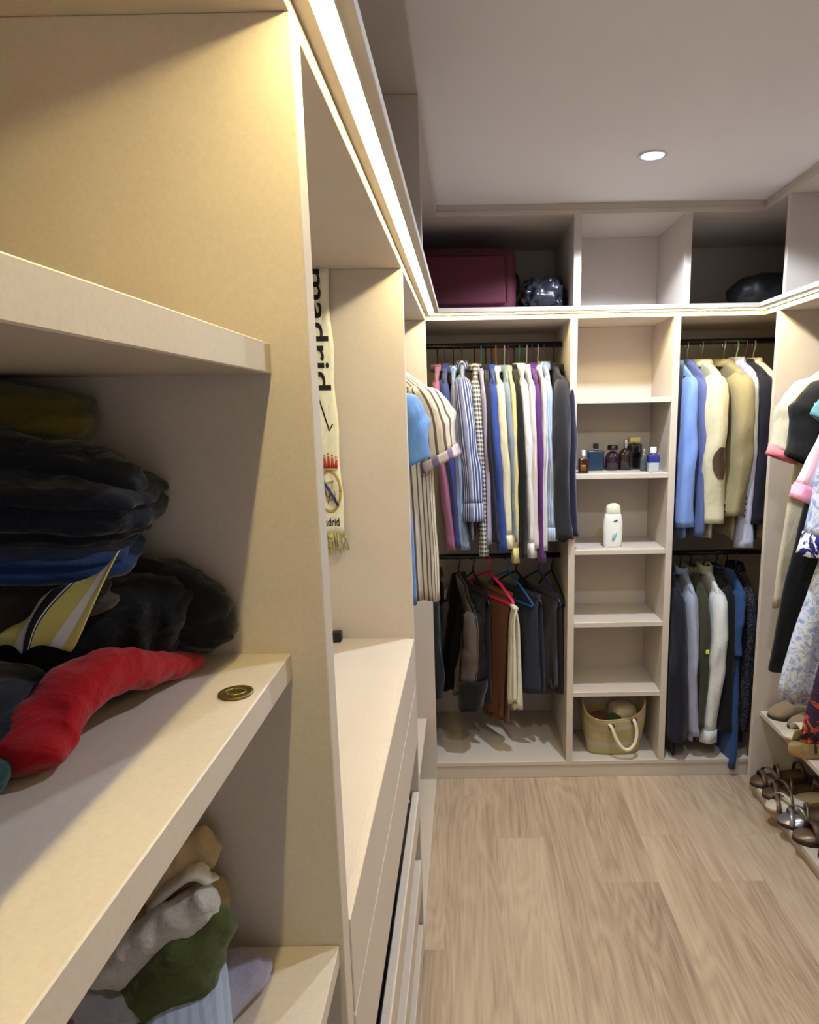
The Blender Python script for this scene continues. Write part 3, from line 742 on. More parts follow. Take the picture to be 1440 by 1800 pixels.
# --- right section
RZR = 1.8185; XRD = 1.40; GRR = 'clothes in the right hanging section'; HRR = 'hangers in the right hanging section'
PINK = F_(S(236, 130, 140))
garment('kimono', 'cream robe with pink edged sleeve, farthest of the right hand clothes', 'robe', (XRD, 2.33, RZR), 180, F_(S(190, 182, 160)),
        dict(L=.90, sl=.285, drop=.05, shd=.08, sw=.21, hw=.24, out=.105, rx=.060, rx1=.050, ry=.05, ry1=.045, tilt=.4, t=.02, th=.03, amp=.008, far=.75, cuff=.012, cuffmat=PINK, leanx=.04, collar=False), GRR,
        hang=dict(label='orange red hanger under the cream robe', color=S(245, 105, 70), group=HRR, half=.19, drop=.07, slope=.06, rr=.006))
garment('dress', 'plain black dress between the cream robe and the pale floral dress', 'dress', (XRD, 2.16, RZR), 180, F_(S(17, 16, 18)),
        dict(L=1.10, sl=.28, drop=.05, shd=.09, sw=.22, hw=.27, far=.75, out=.085, rx=.085, rx1=.085, ry=.05, ry1=.05, tilt=.45, t=.02, th=.03, amp=.01, leanx=.09, hemtilt=.10, collar=False), GRR,
        hang=dict(label='black hanger under the plain black dress', color=HB, group=HRR, half=.19, drop=.07, slope=.07))
garment('t_shirt', 'teal short-sleeved top cut by the right photo edge', 't-shirt', (XRD, 2.05, RZR), 180, F_(S(100, 150, 156)),
        dict(L=.55, sl=.17, drop=.03, shd=.09, sw=.21, hw=.20, far=.75, out=.085, rx=.05, rx1=.055, ry=.03, ry1=.03, tilt=.6, t=.014, th=.02, collar=False), GRR,
        hang=dict(label='white hanger under the teal top', color=HW, group=HRR, half=.19, drop=.07, slope=.08))
garment('blouse', 'pale pink blouse whose gathered sleeve hangs below the teal top', 'blouse', (XRD, 1.99, RZR), 180, striped('pink_blouse', S(228, 190, 205), S(240, 220, 226), 22, .5),
        dict(L=.60, sl=.35, drop=.06, shd=.11, sw=.22, hw=.22, far=.75, out=.175, rx=.040, rx1=.034, ry=.026, ry1=.034, tilt=.4, t=.014, th=.02, cuff=.04, cuffmat=F_(S(225, 150, 175)), collar=False), GRR,
        hang=dict(label='pink hanger under the pale pink blouse', color=S(230, 150, 170), group=HRR, half=.19, drop=.08, slope=.09))
FLOR = floral('pale_floral', [(.0, S(104, 120, 180)), (.40, S(146, 162, 208)), (.46, S(196, 204, 226)), (.54, S(208, 214, 230)), (.60, S(150, 156, 186)), (.66, S(204, 210, 228))], 30)
garment('dress', 'long white and blue floral dress with a navy patterned cuff, right side', 'dress', (XRD, 1.92, RZR), 180, FLOR,
        dict(L=1.10, sl=.515, drop=.06, shd=.10, sw=.23, hw=.31, far=.6, out=.165, rx=.05, rx1=.045, ry=.05, ry1=.045, tilt=.2, t=.024, th=.045, amp=.016, folds=7, leanx=.13, hemtilt=.12, cuff=.06, cuffmat=floral('navy_white_cuff', [(.0, S(30, 38, 110)), (.48, S(34, 40, 120)), (.52, S(240, 240, 245)), (.6, S(240, 240, 245))], 26), collar=False), GRR,
        hang=dict(label='white hanger under the pale floral dress', color=HW, group=HRR, half=.19, drop=.08, slope=.09))
DFL = floral('dark_floral', [(.0, S(40, 30, 52)), (.53, S(52, 36, 62)), (.56, S(190, 84, 48)), (.60, S(170, 62, 44)), (.63, S(225, 186, 120)), (.67, S(48, 34, 58))], 17)
garment('dress', 'dark purple dress with orange and yellow flowers, nearest on the right', 'dress', (XRD, 1.80, RZR), 180, DFL,
        dict(L=1.16, drop=.06, shd=.10, sw=.22, hw=.30, far=.6, t=.022, th=.04, amp=.014, folds=6, leanx=.125, hemtilt=.06, collar=False), GRR,
        hang=dict(label='black hanger under the dark flowered dress', color=HB, group=HRR, half=.19, drop=.08, slope=.09))

# ------------------------------------------------------------------ soft folded things
def displace(g, amp, fr, seed, fr2=None):
    o = Vector((seed*7.13, seed*3.7, seed*1.9)); c = sum(g.V, Vector())/len(g.V)
    for i, v in enumerate(g.V):
        n = noise.noise(Vector((v.x*fr[0], v.y*fr[1], v.z*fr[2]))+o)
        n2 = noise.noise(Vector((v.x*fr[0]*2.6, v.y*fr[1]*2.6, v.z*fr[2]*2.6))+o*2)
        rid = 1-2*abs(noise.noise(Vector((v.x*fr[0]*1.4, v.y*fr[1]*1.4, v.z*fr[2]*1.4))-o))
        d = v-c; d = d.normalized() if d.length else d
        n3 = noise.noise(Vector((v.x*fr[0]*5, v.y*fr[1]*5, v.z*fr[2]*4))+o*3)
        g.V[i] = v + d*amp*(.8*n+.5*n2+.6*(rid-.5)+.3*n3)
    return g

def soft_slab(name, label, cat, c, half, m, yaw=0, tilt=(0, 0), layers=0, amp=.006, seed=1, group=None, fr=(16, 16, 22), floor_z=None, sq=(.55, .75)):
    N, Mv = 64, 30; g = Geo(); rings = []; uvs = []
    for j in range(Mv+1):
        ph = -math.pi/2+math.pi*j/Mv; cz, rr = sgnpow(math.sin(ph), sq[1]), max(.02, abs(math.cos(ph))**sq[1])
        gr = 1-(.10*abs(math.sin(layers*math.pi*cz/2+.8))**10 if layers and abs(cz) < .97 else 0)
        r = []; uv = []
        for i in range(N):
            a = 2*math.pi*i/N
            x = half[0]*rr*gr*sgnpow(math.cos(a), sq[0]); y = half[1]*rr*gr*sgnpow(math.sin(a), sq[0])
            r.append((x, y, half[2]*cz)); uv.append((x, y+cz*half[2]))
        rings.append(r); uvs.append(uv)
    g.rings(rings, True, True, uvs); displace(g, amp, fr, seed)
    R = Matrix.Translation(Vector(c)) @ Matrix.Rotation(R_(yaw), 4, 'Z') @ Matrix.Rotation(R_(tilt[0]), 4, 'X') @ Matrix.Rotation(R_(tilt[1]), 4, 'Y')
    g.xf(R)
    if floor_z is not None:
        for v in g.V: v.z = max(v.z, floor_z)
    return tag(g.build(name, m), label, cat, group)

def soft_sweep(name, label, cat, pts, rad, m, amp=.005, seed=1, group=None, floor_z=None, fr=(22, 22, 26), n=28, seg=40, flat=None):
    """a fold or roll of cloth along pts; rad = list of (horizontal, vertical) radii"""
    g = Geo(); rings = []; uvs = []; prev = Vector((0, 0, 0))
    for j in range(seg+1):
        t = j/seg; p = poly(pts, t); q = poly(pts, min(1, t+.01))-poly(pts, max(0, t-.01)); q.normalize()
        side = q.cross(Vector((0, 0, 1)))
        side = side.normalized() if side.length > .2 else Vector((1, 0, 0)); up = side.cross(q)
        f = t*(len(rad)-1); i0 = min(int(f), len(rad)-2); u = f-i0
        ra, rb = lerp(rad[i0][0], rad[i0+1][0], u), lerp(rad[i0][1], rad[i0+1][1], u)
        e = min(1, math.sqrt(max(.01, 1-max(0, 1-t/.07)**2)), math.sqrt(max(.01, 1-max(0, 1-(1-t)/.07)**2)))
        rings.append([p+side*ra*e*sgnpow(math.cos(2*math.pi*i/n), .85)+up*rb*e*sgnpow(math.sin(2*math.pi*i/n), .85) for i in range(n)])
        uvs.append([(i/n*2*math.pi*.03, t*.3) for i in range(n)])
    g.rings(rings, True, True, uvs); displace(g, amp, fr, seed)
    # displacement is about the whole; add creases about the spine
    for v in g.V:
        k = noise.noise(Vector((v.x*45, v.y*45, v.z*60))+Vector((seed, 0, 0))); v.z += amp*.5*k
    if floor_z is not None:
        for v in g.V: v.z = max(v.z, floor_z)
    return tag(g.build(name, m), label, cat, group)

# --- heap on the middle shelf of the near cabinet
ZM = 1.3525
BK = crumpled(S(9, 9, 15)); NV = crumpled(S(20, 26, 44))
GH = 'clothes heaped on the middle near shelf'
soft_sweep('sweater', 'black sweater crumpled at the bottom of the heap on the middle near shelf', 'sweater',
           [(-.60, .50, 1.40), (-.47, .54, 1.402), (-.37, .585, 1.405), (-.305, .61, 1.405), (-.275, .612, 1.393)], [(.08, .05), (.085, .052), (.07, .052), (.05, .050), (.03, .034)], BK, .010, 3, GH, ZM)
soft_sweep('trousers', 'rolled black trousers whose end lies against the side panel of the near cabinet', 'trousers',
           [(-.45, .655-.04, 1.405), (-.36, .618, 1.425), (-.30, .622, 1.424), (-.265, .626, 1.398), (-.249, .632, 1.372)], [(.03, .040), (.032, .042), (.030, .038), (.026, .034), (.016, .020)], crumpled(S(16, 15, 20)), .007, 9, GH, ZM)
soft_slab('t_shirt', 'dark navy folded tee on the shelf left of the red cloth', 't-shirt', (-.395, .445, 1.385), (.07, .055, .032), crumpled(S(22, 26, 40)), 10, (0, 0), 2, .005, 4, GH, floor_z=ZM)
soft_sweep('t_shirt', 'bright red cloth spilling out under the black heap', 't-shirt',
           [(-.272, .625, 1.360), (-.284, .590, 1.366), (-.292, .548, 1.380), (-.300, .505, 1.394), (-.312, .470, 1.386), (-.316, .440, 1.372), (-.307, .412, 1.365)], [(.010, .007), (.017, .012), (.019, .017), (.020, .019), (.025, .019), (.030, .018), (.022, .011)], crumpled(S(158, 10, 28)), .006, 6, GH, ZM)
soft_slab('sock', 'small dark teal cloth at the left photo edge below the red cloth', 'cloth', (-.352, .385, 1.366), (.045, .022, .013), crumpled(S(20, 60, 62)), 20, (0, 0), 0, .003, 8, GH, floor_z=ZM)
soft_slab('sweater', 'dark brown folded sweater under the blue layer of the heap', 'sweater', (-.43, .55, 1.455), (.115, .085, .017), crumpled(S(52, 44, 38)), 20, (6, 4), 2, .005, 11, GH)
soft_slab('jeans', 'deep blue folded jeans in the middle of the dark heap', 'jeans', (-.405, .555, 1.490), (.110, .085, .017), crumpled(S(18, 44, 92)), 22, (5, 6), 2, .005, 12, GH)
soft_slab('sweater', 'dark navy folded sweater with a rounded end, upper part of the heap', 'sweater', (-.385, .578, 1.530), (.108, .078, .032), crumpled(S(22, 25, 38)), 12, (4, 7), 3, .009, 14, GH)
soft_sweep('jacket', 'blackish jacket folds lying on top of the navy sweater', 'jacket', [(-.55, .52, 1.57), (-.44, .56, 1.572), (-.37, .575, 1.566), (-.315, .575, 1.552), (-.292, .57, 1.535)], [(.05, .022), (.05, .024), (.04, .020), (.03, .016), (.014, .010)], crumpled(S(26, 28, 36)), .008, 15, GH)
soft_slab('sweater', 'dim olive yellow sweater pushed up under the upper near shelf', 'sweater', (-.455, .595, 1.606), (.115, .05, .030), crumpled(S(84, 76, 26)), 8, (0, 3), 2, .006, 17, GH)
def flap():
    m = bpy.data.materials.new('yellow_black_band'); m.use_nodes = True; nt = m.node_tree; b = nt.nodes['Principled BSDF']; b.inputs['Roughness'].default_value = .85
    tc = nt.nodes.new('ShaderNodeTexCoord'); sp = nt.nodes.new('ShaderNodeSeparateXYZ'); nt.links.new(tc.outputs['UV'], sp.inputs[0])
    cr = nt.nodes.new('ShaderNodeValToRGB'); cr.color_ramp.interpolation = 'CONSTANT'; nt.links.new(sp.outputs[0], cr.inputs[0])
    Yc, Wc, Bc = S(196, 190, 120), S(222, 224, 236), S(18, 18, 34)
    st = [(0, Yc), (.24, Wc), (.42, Bc), (.44, Wc), (.455, Bc), (.58, Wc), (.595, Bc), (.61, Yc), (.80, Wc), (.90, Yc)]
    e = cr.color_ramp.elements
    while len(e) < len(st): e.new(.5)
    for i, (p, c) in enumerate(st): e[i].position = p; e[i].color = c
    nt.links.new(cr.outputs[0], b.inputs['Base Color'])
    A, Dd, B, C = [Vector((x*.95, y*.95, 1.6+(z-1.6)*.95)) for x, y, z in ((-.395, .51, 1.414), (-.380, .515, 1.432), (-.290, .525, 1.488), (-.334, .515, 1.412))]
    V = []; F = []; U = []; n = 16
    for side in (0, 1):
        for j in range(n+1):
            for i in range(n+1):
                u, v = i/n, j/n
                p = A.lerp(C, u).lerp(Dd.lerp(B, u), v)
                p = p + Vector((.004*math.sin(7*u+2*v), -.006*math.sin(math.pi*v)+.003*math.sin(9*u), .003*math.sin(11*u+3*v)))
                V.append(p+(Vector((-.003, .010, 0)) if side else Vector())); U.append((u, v))
        o = side*(n+1)**2
        for j in range(n):
            for i in range(n):
                a = o+j*(n+1)+i; F.append((a, a+1, a+n+2, a+n+1) if not side else (a, a+n+1, a+n+2, a+1))
    o = (n+1)**2; rim = [i for i in range(n+1)]+[j*(n+1)+n for j in range(1, n+1)]+[n*(n+1)+i for i in range(n-1, -1, -1)]+[j*(n+1) for j in range(n-1, 0, -1)]
    for k in range(len(rim)):
        a, b_ = rim[k], rim[(k+1) % len(rim)]; F.append((a, a+o, b_+o, b_))
    tag(mesh_obj('polo_shirt', V, F, m, None, U), 'folded pale yellow shirt corner with black and white bands in the dark heap', 'shirt', GH)
flap()
g = Geo(); g.lathe([(.001, 0), (.0148, 0), (.0155, .0006), (.0155, .0018), (.0140, .0024), (.0125, .0018), (.001, .0018)], (0, 0, 0), 40)
c = thing('medallion', 'round antique brass coin lying near the front edge of the middle near shelf', 'coin', (-.212, .555, 1.3521))
BR = mat('antique_brass', S(120, 104, 62), .4, metal=.8, noise_scale=300, noise_amt=.4, bump=.5)
g.xf(Matrix.Translation((-.212, .555, 1.3521))).build('disc', BR, c)
g = Geo()
for k in range(3):
    a = 2.1*k; g.tube([(-.212+.009*math.cos(a+t), .555+.009*math.sin(a+t)*(.6+.1*k), 1.3544) for t in [i*.25 for i in range(9)]], .0008, 6)
g.build('relief', mat('worn_brass', S(160, 146, 100), .35, metal=.8), c)

# --- pile on the lower shelf
GP = 'clothes piled on the lower near shelf'; ZL = .9985
soft_slab('t_shirt', 'grey folded tee at the base of the pile on the lower near shelf', 't-shirt', (-.42, .55, 1.03), (.11, .07, .032), crumpled(S(120, 116, 118)), 15, (0, 0), 3, .005, 21, GP, floor_z=ZL)
soft_sweep('t_shirt', 'olive green rolled tee running diagonally through the pile', 't-shirt', [(-.252, .590, 1.100), (-.283, .572, 1.066), (-.325, .560, 1.030), (-.385, .54, 1.010)], [(.012, .012), (.032, .034), (.038, .036), (.035, .03)], crumpled(S(74, 82, 46)), .005, 22, GP, ZL)
soft_sweep('shirt', 'white and grey crumpled shirt on top of the pile, above the olive roll', 'shirt', [(-.262, .585, 1.122), (-.295, .580, 1.098), (-.345, .568, 1.070), (-.395, .552, 1.035), (-.44, .54, 1.02)], [(.010, .014), (.020, .024), (.026, .026), (.026, .024), (.02, .02)], crumpled(S(196, 192, 192)), .008, 23, GP)
soft_sweep('belt', 'off white cloth band curled in a loop at the top of the pile', 'belt', [(-.335, .59, 1.100), (-.305, .592, 1.132), (-.283, .595, 1.142), (-.274, .597, 1.132), (-.284, .597, 1.115), (-.308, .590, 1.100), (-.335, .58, 1.072)], [(.010, .004), (.011, .005), (.012, .005), (.012, .005), (.011, .005), (.012, .006), (.010, .006)], crumpled(S(206, 200, 194)), .002, 24, GP)
soft_slab('shorts', 'tan folded shorts at the back of the pile under the loop', 'shorts', (-.318, .615, 1.075), (.052, .028, .030), crumpled(S(166, 146, 116)), 25, (0, 0), 2, .006, 25, GP)
soft_sweep('hat', 'beige gathered cloth at the top back of the pile, under the shelf edge', 'cloth', [(-.275, .622, 1.160), (-.30, .62, 1.142), (-.35, .61, 1.12)], [(.012, .016), (.022, .026), (.026, .026)], crumpled(S(180, 156, 124)), .005, 26, GP)
soft_slab('t_shirt', 'light blue ribbed top folded flat at the front of the pile', 't-shirt', (-.283, .548, 1.022), (.040, .055, .022), striped('blue_rib', S(176, 190, 216), S(158, 174, 204), 90, .4), 24, (14, 0), 2, .003, 27, GP, floor_z=ZL, sq=(.35, .6))
soft_slab('t_shirt', 'lavender grey top lying right of the ribbed light blue top', 't-shirt', (-.268, .580, 1.012), (.036, .060, .013), crumpled(S(150, 146, 170)), -28, (0, 0), 1, .004, 28, GP, floor_z=ZL)
soft_slab('sock', 'small maroon cloth peeking out at the lower left of the pile', 'cloth', (-.385, .505, 1.035), (.03, .02, .02), crumpled(S(96, 50, 52)), 0, (0, 0), 0, .003, 29, GP)

# --- trays
soft_slab('jeans', 'dark blue folded jeans inside the upper open tray', 'jeans', (-.305, 1.19, .518), (.128, .44, .030), F_(S(30, 38, 72)), 0, (0, 0), 2, .006, 31, 'clothes in the open trays')
soft_slab('sweater', 'blackish folded sweater inside the middle open tray', 'sweater', (-.305, 1.19, .304), (.128, .44, .030), F_(S(24, 24, 32)), 0, (0, 0), 2, .006, 32, 'clothes in the open trays')
g = Geo(); g.box(-.368, 1.655, 1.0005, -.341, 1.680, 1.028)
tag(g.build('charger', BLACKM, None, False, .003), 'small black box on the drawer counter behind the panel edge', 'charger')

# --- scarf
def scarf():
    c = thing('football_scarf', 'white football scarf with black lettering and a crest, hung in the left niche', 'scarf', (-.36, 1.676, 1.94))
    W = F_(S(226, 224, 206)); y = 1.672
    def xr(z): return lerp(-.320, -.330, (z-1.29)/.65)
    def xl(z): return lerp(-.392, -.412, (z-1.29)/.65)
    def yo(x, z): return y+.0015*math.sin(z*31+x*40)
    rings = []
    for j in range(45):
        z = 1.945-.65*j/44; a, b = xl(z)+.002*math.sin(z*40), xr(z)+.0025*math.sin(z*33); rings.append([(lerp(a, b, k/8), yo(0, z)-(.0015 if 0 < k < 8 else 0), z) for k in range(9)]+[(lerp(b, a, k/8), yo(0, z)+.005, z) for k in range(9)])
    g = Geo(); g.rings(rings); g.build('cloth', W, c)
    g = Geo(); g.tube([(-.412, y+.006, 1.943), (-.328, y+.006, 1.943)], .008, 10); g.build('fold', W, c)
    K = mat('black_knit', S(16, 16, 18), .85)
    def text(txt, ox, oz, su, sv, vert, nm):
        cu = bpy.data.curves.new('t', 'FONT'); cu.body = txt; cu.size = 1; cu.extrude = .0006/max(sv, .001) if False else 0; cu.offset = .014
        o = bpy.data.objects.new('t', cu); COL.objects.link(o); bpy.context.view_layer.update()
        me = bpy.data.meshes.new_from_object(o.evaluated_get(bpy.context.evaluated_depsgraph_get()))
        V0 = [v.co.copy() for v in me.vertices]; P = [tuple(p.vertices) for p in me.polygons]
        bpy.data.objects.remove(o); 
        x0, x1 = min(v.x for v in V0), max(v.x for v in V0); y0 = min(v.y for v in V0); y1 = max(v.y for v in V0)
        V = []
        for v in V0:
            u, t = (v.x-x0)/(x1-x0)*su, (v.y-y0)/(y1-y0)*sv
            X, Z = (ox+t, oz-u) if vert else (ox+u, oz+t)
            V.append((X, yo(0, Z)-.0030, Z))
        mesh_obj(nm, V, P, K, c, smooth=False)
    text('madrid', -.3785, 1.944, .287, .043, True, 'lettering')
    text('madrid', -.384, 1.312, .052, .022, False, 'lettering')
    def strip(pts, wd, m, nm, dy=-.003):
        g = Geo(); g.tube([(p[0], yo(0, p[1])+dy, p[1]) for p in pts], wd, 6, .25); g.build(nm, m, c)
    strip([(-.366, 1.640), (-.372, 1.636), (-.366, 1.535)], .0016, K, 'roof_line')
    strip([(-.368, 1.638), (-.345, 1.556), (-.336, 1.573)], .0018, K, 'roof_line')
    # crest: crown over a round badge
    GOLD, RED, NVY = mat('gold_knit', S(178, 150, 70), .7), mat('red_knit', S(176, 50, 44), .8), mat('navy_knit', S(34, 38, 110), .8)
    cx, cz = -.352, 1.402
    e = [(cx+.027*math.cos(t), cz+.052*math.sin(t)) for t in [2*math.pi*i/32 for i in range(33)]]
    strip(e, .0030, GOLD, 'crest_ring')
    strip([(cx-.021, cz+.034), (cx, cz+.002), (cx+.020, cz-.036)],   .0110, NVY, 'crest_band', -.0025)
    strip([(cx+.012, cz+.030), (cx-.010, cz+.022), (cx-.014, cz-.004), (cx+.004, cz-.024), (cx+.014, cz-.008)], .0038, GOLD, 'crest_monogram', -.0038)
    strip([(cx-.016, cz+.020), (cx-.006, cz-.030), (cx+.008, cz+.028), (cx+.016, cz-.026)], .0028, GOLD, 'crest_monogram', -.0042)
    g = Geo()
    for k in range(5):
        x = cx-.018+.009*k; h = .030-.005*abs(k-2)
        g.tube([(x, yo(0, cz+.07)-.003, cz+.060), (x+(k-2)*.0012, yo(0, cz+.07)-.003, cz+.062+h)], [.0046, .0022], 8, .4)
    g.build('crown_arches', RED, c)
    strip([(cx-.021, cz+.058), (cx, cz+.055), (cx+.021, cz+.058)], .0050, GOLD, 'crown_band', -.0035)
    for k in range(5):
        x = cx-.020+.010*k; strip([(x, cz+.095-.005*abs(k-2)), (x, cz+.099-.005*abs(k-2))], .0030, GOLD, 'crown_pearl', -.0035)
    g = Geo(); rnd = random.Random(4)
    for k in range(34):
        x = lerp(-.390, -.322, k/33); l = rnd.uniform(.045, .062); dx = rnd.uniform(-.008, .010)+.006
        g.tube([(x, y+.001, 1.297), (x+dx*.5, y+rnd.uniform(-.006, .006), 1.297-l*.5), (x+dx, y+rnd.uniform(-.008, .008), 1.297-l)], [.0017, .0016, .0011], 5)
    o = g.build('fringe', floral('fringe_yarn', [(.35, S(120, 118, 60)), (.5, S(206, 200, 160)), (.62, S(150, 146, 84))], 90), c)
scarf()

# --- overhead compartments
def rounded_box(name, x0, x1, y0, y1, z0, z1, r, m, parent=None, seg=4):
    g = Geo(); g.box(x0, y0, z0, x1, y1, z1)
    o = g.build(name, m, parent, True)
    bm = bmesh.new(); bm.from_mesh(o.data); bmesh.ops.bevel(bm, geom=list(bm.edges), offset=r, segments=seg, profile=.6, affect='EDGES')
    for f in bm.faces: f.smooth = True
    bm.to_mesh(o.data); bm.free()
    return o
MAR = mat('maroon_nylon', S(84, 32, 48), .7, spec=.3, noise_scale=200, noise_amt=.15, bump=.2)
c = thing('suitcase', 'maroon fabric suitcase lying in the left overhead compartment of the back row', 'suitcase', (-.1, 2.86, ZB2))
rounded_box('shell', -.42, .208, 2.70, 3.02, ZB2+.0005, 2.232, .045, MAR, c)
rounded_box('front_pocket', -.37, .165, 2.686, 2.71, 2.012, 2.195, .011, MAR, c, 3)
g = Geo(); g.tube([(-.372+.0*0, 2.697, 2.030), (-.368, 2.690, 2.19), (-.36, 2.690, 2.199), (.155, 2.690, 2.199), (.169, 2.690, 2.188), (.169, 2.690, 2.020)], .0028, 6); g.build('zip', mat('dark_zip', S(40, 24, 30), .5), c)
g = Geo(); g.tube([(.205, 2.80, 2.06), (.222, 2.80, 2.08), (.224, 2.82, 2.11), (.222, 2.84, 2.14), (.205, 2.84, 2.16)], .007, 8); g.build('handle', mat('dark_zip', S(40, 24, 30), .5), c)
soft_slab('duffel_bag', 'crumpled black bag squeezed between the suitcase and the overhead divider', 'bag', (.318, 2.78, 2.045), (.085, .12, .062), mat('shiny_black', S(30, 30, 40), .3, noise_scale=30, noise_amt=.2), 0, (0, 0), 0, .026, 41, floor_z=ZB2+.0005, fr=(24, 24, 24))
soft_slab('backpack', 'black rounded bag in the right overhead compartment of the back row', 'bag', (1.25, 2.78, 2.05), (.16, .13, .068), mat('black_nylon', S(24, 24, 28), .55, noise_scale=60, noise_amt=.2), 0, (0, 0), 0, .012, 42, floor_z=ZB2+.0005)

# --- scent bottles on the second shelf of the column
ZP = 1.3392
def glass(n, col, rough=.08): return mat(n, col, rough, spec=.6)
def bottle(label, x, y, w, d, h, m, cap, caph, capw, capm, shape='box', neck=.008, extra=None):
    c = thing('perfume_bottle', label, 'perfume bottle', (x, y, ZP), 'perfume bottles on the shelf column')
    if shape == 'box': rounded_box('body', x-w/2, x+w/2, y-d/2, y+d/2, ZP, ZP+h, min(w, d)*.22, m, c)
    else:
        g = Geo(); g.lathe([(.001, 0), (w*.44, 0), (w*.5, .004), (w*.5, h*.70), (w*.44, h*.86), (w*.26, h*.97), (w*.2, h)], (x, y, ZP), 24, 1, d/w); g.build('body', m, c)
    g = Geo(); g.lathe([(.006, -.003), (.006, neck)], (x, y, ZP+h), 16); g.build('neck', CHROME, c)
    if cap == 'round':
        g = Geo(); g.lathe([(capw*.48, 0), (capw*.5, .003), (capw*.5, caph-.004), (capw*.42, caph), (.001, caph)], (x, y, ZP+h+neck-.001), 20); g.build('cap', capm, c)
    else: rounded_box('cap', x-capw/2, x+capw/2, y-d*.4, y+d*.4, ZP+h+neck-.001, ZP+h+neck-.001+caph, .004, capm, c, 2)
    if extra: extra(c)
    return c
CLR = mat('clear_cap', (.75, .75, .8, 1), .1, spec=.6); SIL = mat('silver_cap', (.7, .7, .72, 1), .25, metal=1); BKP = mat('black_plastic', S(18, 16, 20), .35)
def amber_label(c): rounded_box('label', .462, .486, 2.6655, 2.6675, ZP+.012, ZP+.036, .0009, mat('amber_gold', S(120, 80, 34), .4, metal=.3), c, 1)
bottle('small amber brown bottle with a clear cap, leftmost on the perfume shelf', .478, 2.686, .040, .034, .062, glass('amber_glass', S(58, 26, 16)), 'round', .026, .016, CLR, 'box', extra=amber_label)
bottle('flat teal blue perfume bottle with a short black cap', .550, 2.80, .068, .030, .086, glass('teal_glass', S(12, 44, 70), .25), 'box', .022, .022, BKP, 'box')
bottle('squat dark plum bottle with a wide black cap', .622, 2.80, .060, .045, .080, glass('plum_glass', S(40, 20, 36)), 'round', .020, .044, BKP, 'round')
bottle('dark brown shouldered bottle with a silver spray top', .678, 2.80, .058, .042, .092, glass('brown_glass', S(30, 20, 20)), 'round', .030, .020, SIL, 'round')
bottle('black bottle with a broad pale yellow cap, tallest on the shelf', .722, 2.835, .060, .040, .110, glass('black_glass', S(14, 13, 15)), 'box', .022, .046, mat('yellow_cap', S(212, 200, 120), .4), 'box')
bottle('small smoky grey bottle with a silver top', .741, 2.745, .030, .028, .064, glass('smoke_glass', S(78, 78, 80)), 'round', .022, .014, SIL, 'round')
def split(c): rounded_box('upper_tint', .7405, .7865, 2.669, 2.707, ZP+.038, ZP+.0715, .006, glass('cobalt_glass', S(34, 44, 130)), c)
bottle('blue and clear bottle with a rounded clear cap, rightmost on the perfume shelf', .7635, 2.688, .044, .036, .070, glass('pale_glass', S(168, 176, 188)), 'round', .026, .026, CLR, 'box', extra=split)

# --- lotion bottle
c = thing('lotion_bottle', 'white lotion bottle with a rounded pale cap alone on the third shelf', 'bottle', (.61, 2.712, 1.0242))
WP = mat('white_plastic', S(232, 234, 232), .3)
def oval(prof, z0, cx=.61, cy=2.712, n=28):
    return [[(cx+a*sgnpow(math.cos(2*math.pi*i/n), .8), cy+b*sgnpow(math.sin(2*math.pi*i/n), .8), z0+z) for i in range(n)] for a, b, z in prof]
g = Geo(); g.rings(oval([(.034, .017, 0), (.037, .020, .004), (.039, .022, .03), (.041, .023, .075), (.040, .022, .11), (.035, .020, .135), (.031, .018, .142)], 1.0242)); g.build('body', WP, c)
g = Geo(); g.rings(oval([(.031, .018, .1425), (.032, .019, .146), (.030, .018, .168), (.024, .015, .180), (.012, .009, .186), (.002, .002, .187)], 1.0242)); g.build('cap', mat('pale_cap', S(222, 222, 205), .35), c)
g = Geo(); g.rings([[(.612+(.008*math.cos(t))*k+.010*math.sin(t)*k*.6, 2.6885+dy, 1.0242+.048+.020*math.sin(t)*k) for t in [2*math.pi*i/16 for i in range(16)]] for k, dy in ((1, 0), (1, -.0012), (.1, -.0015))]); g.build('leaf_mark', mat('pale_blue_print', S(150, 200, 226), .4), c)
g = Geo(); g.rings([[(.617+.009*math.cos(t)*k, 2.6915+dy-.0012, 1.0242+.113+.005*math.sin(t)*k+.003*math.cos(t)) for t in [2*math.pi*i/12 for i in range(12)]] for k, dy in ((1, 0), (1, -.001), (.1, -.0012))]); g.build('emblem', mat('slate_print', S(84, 96, 112), .4), c)

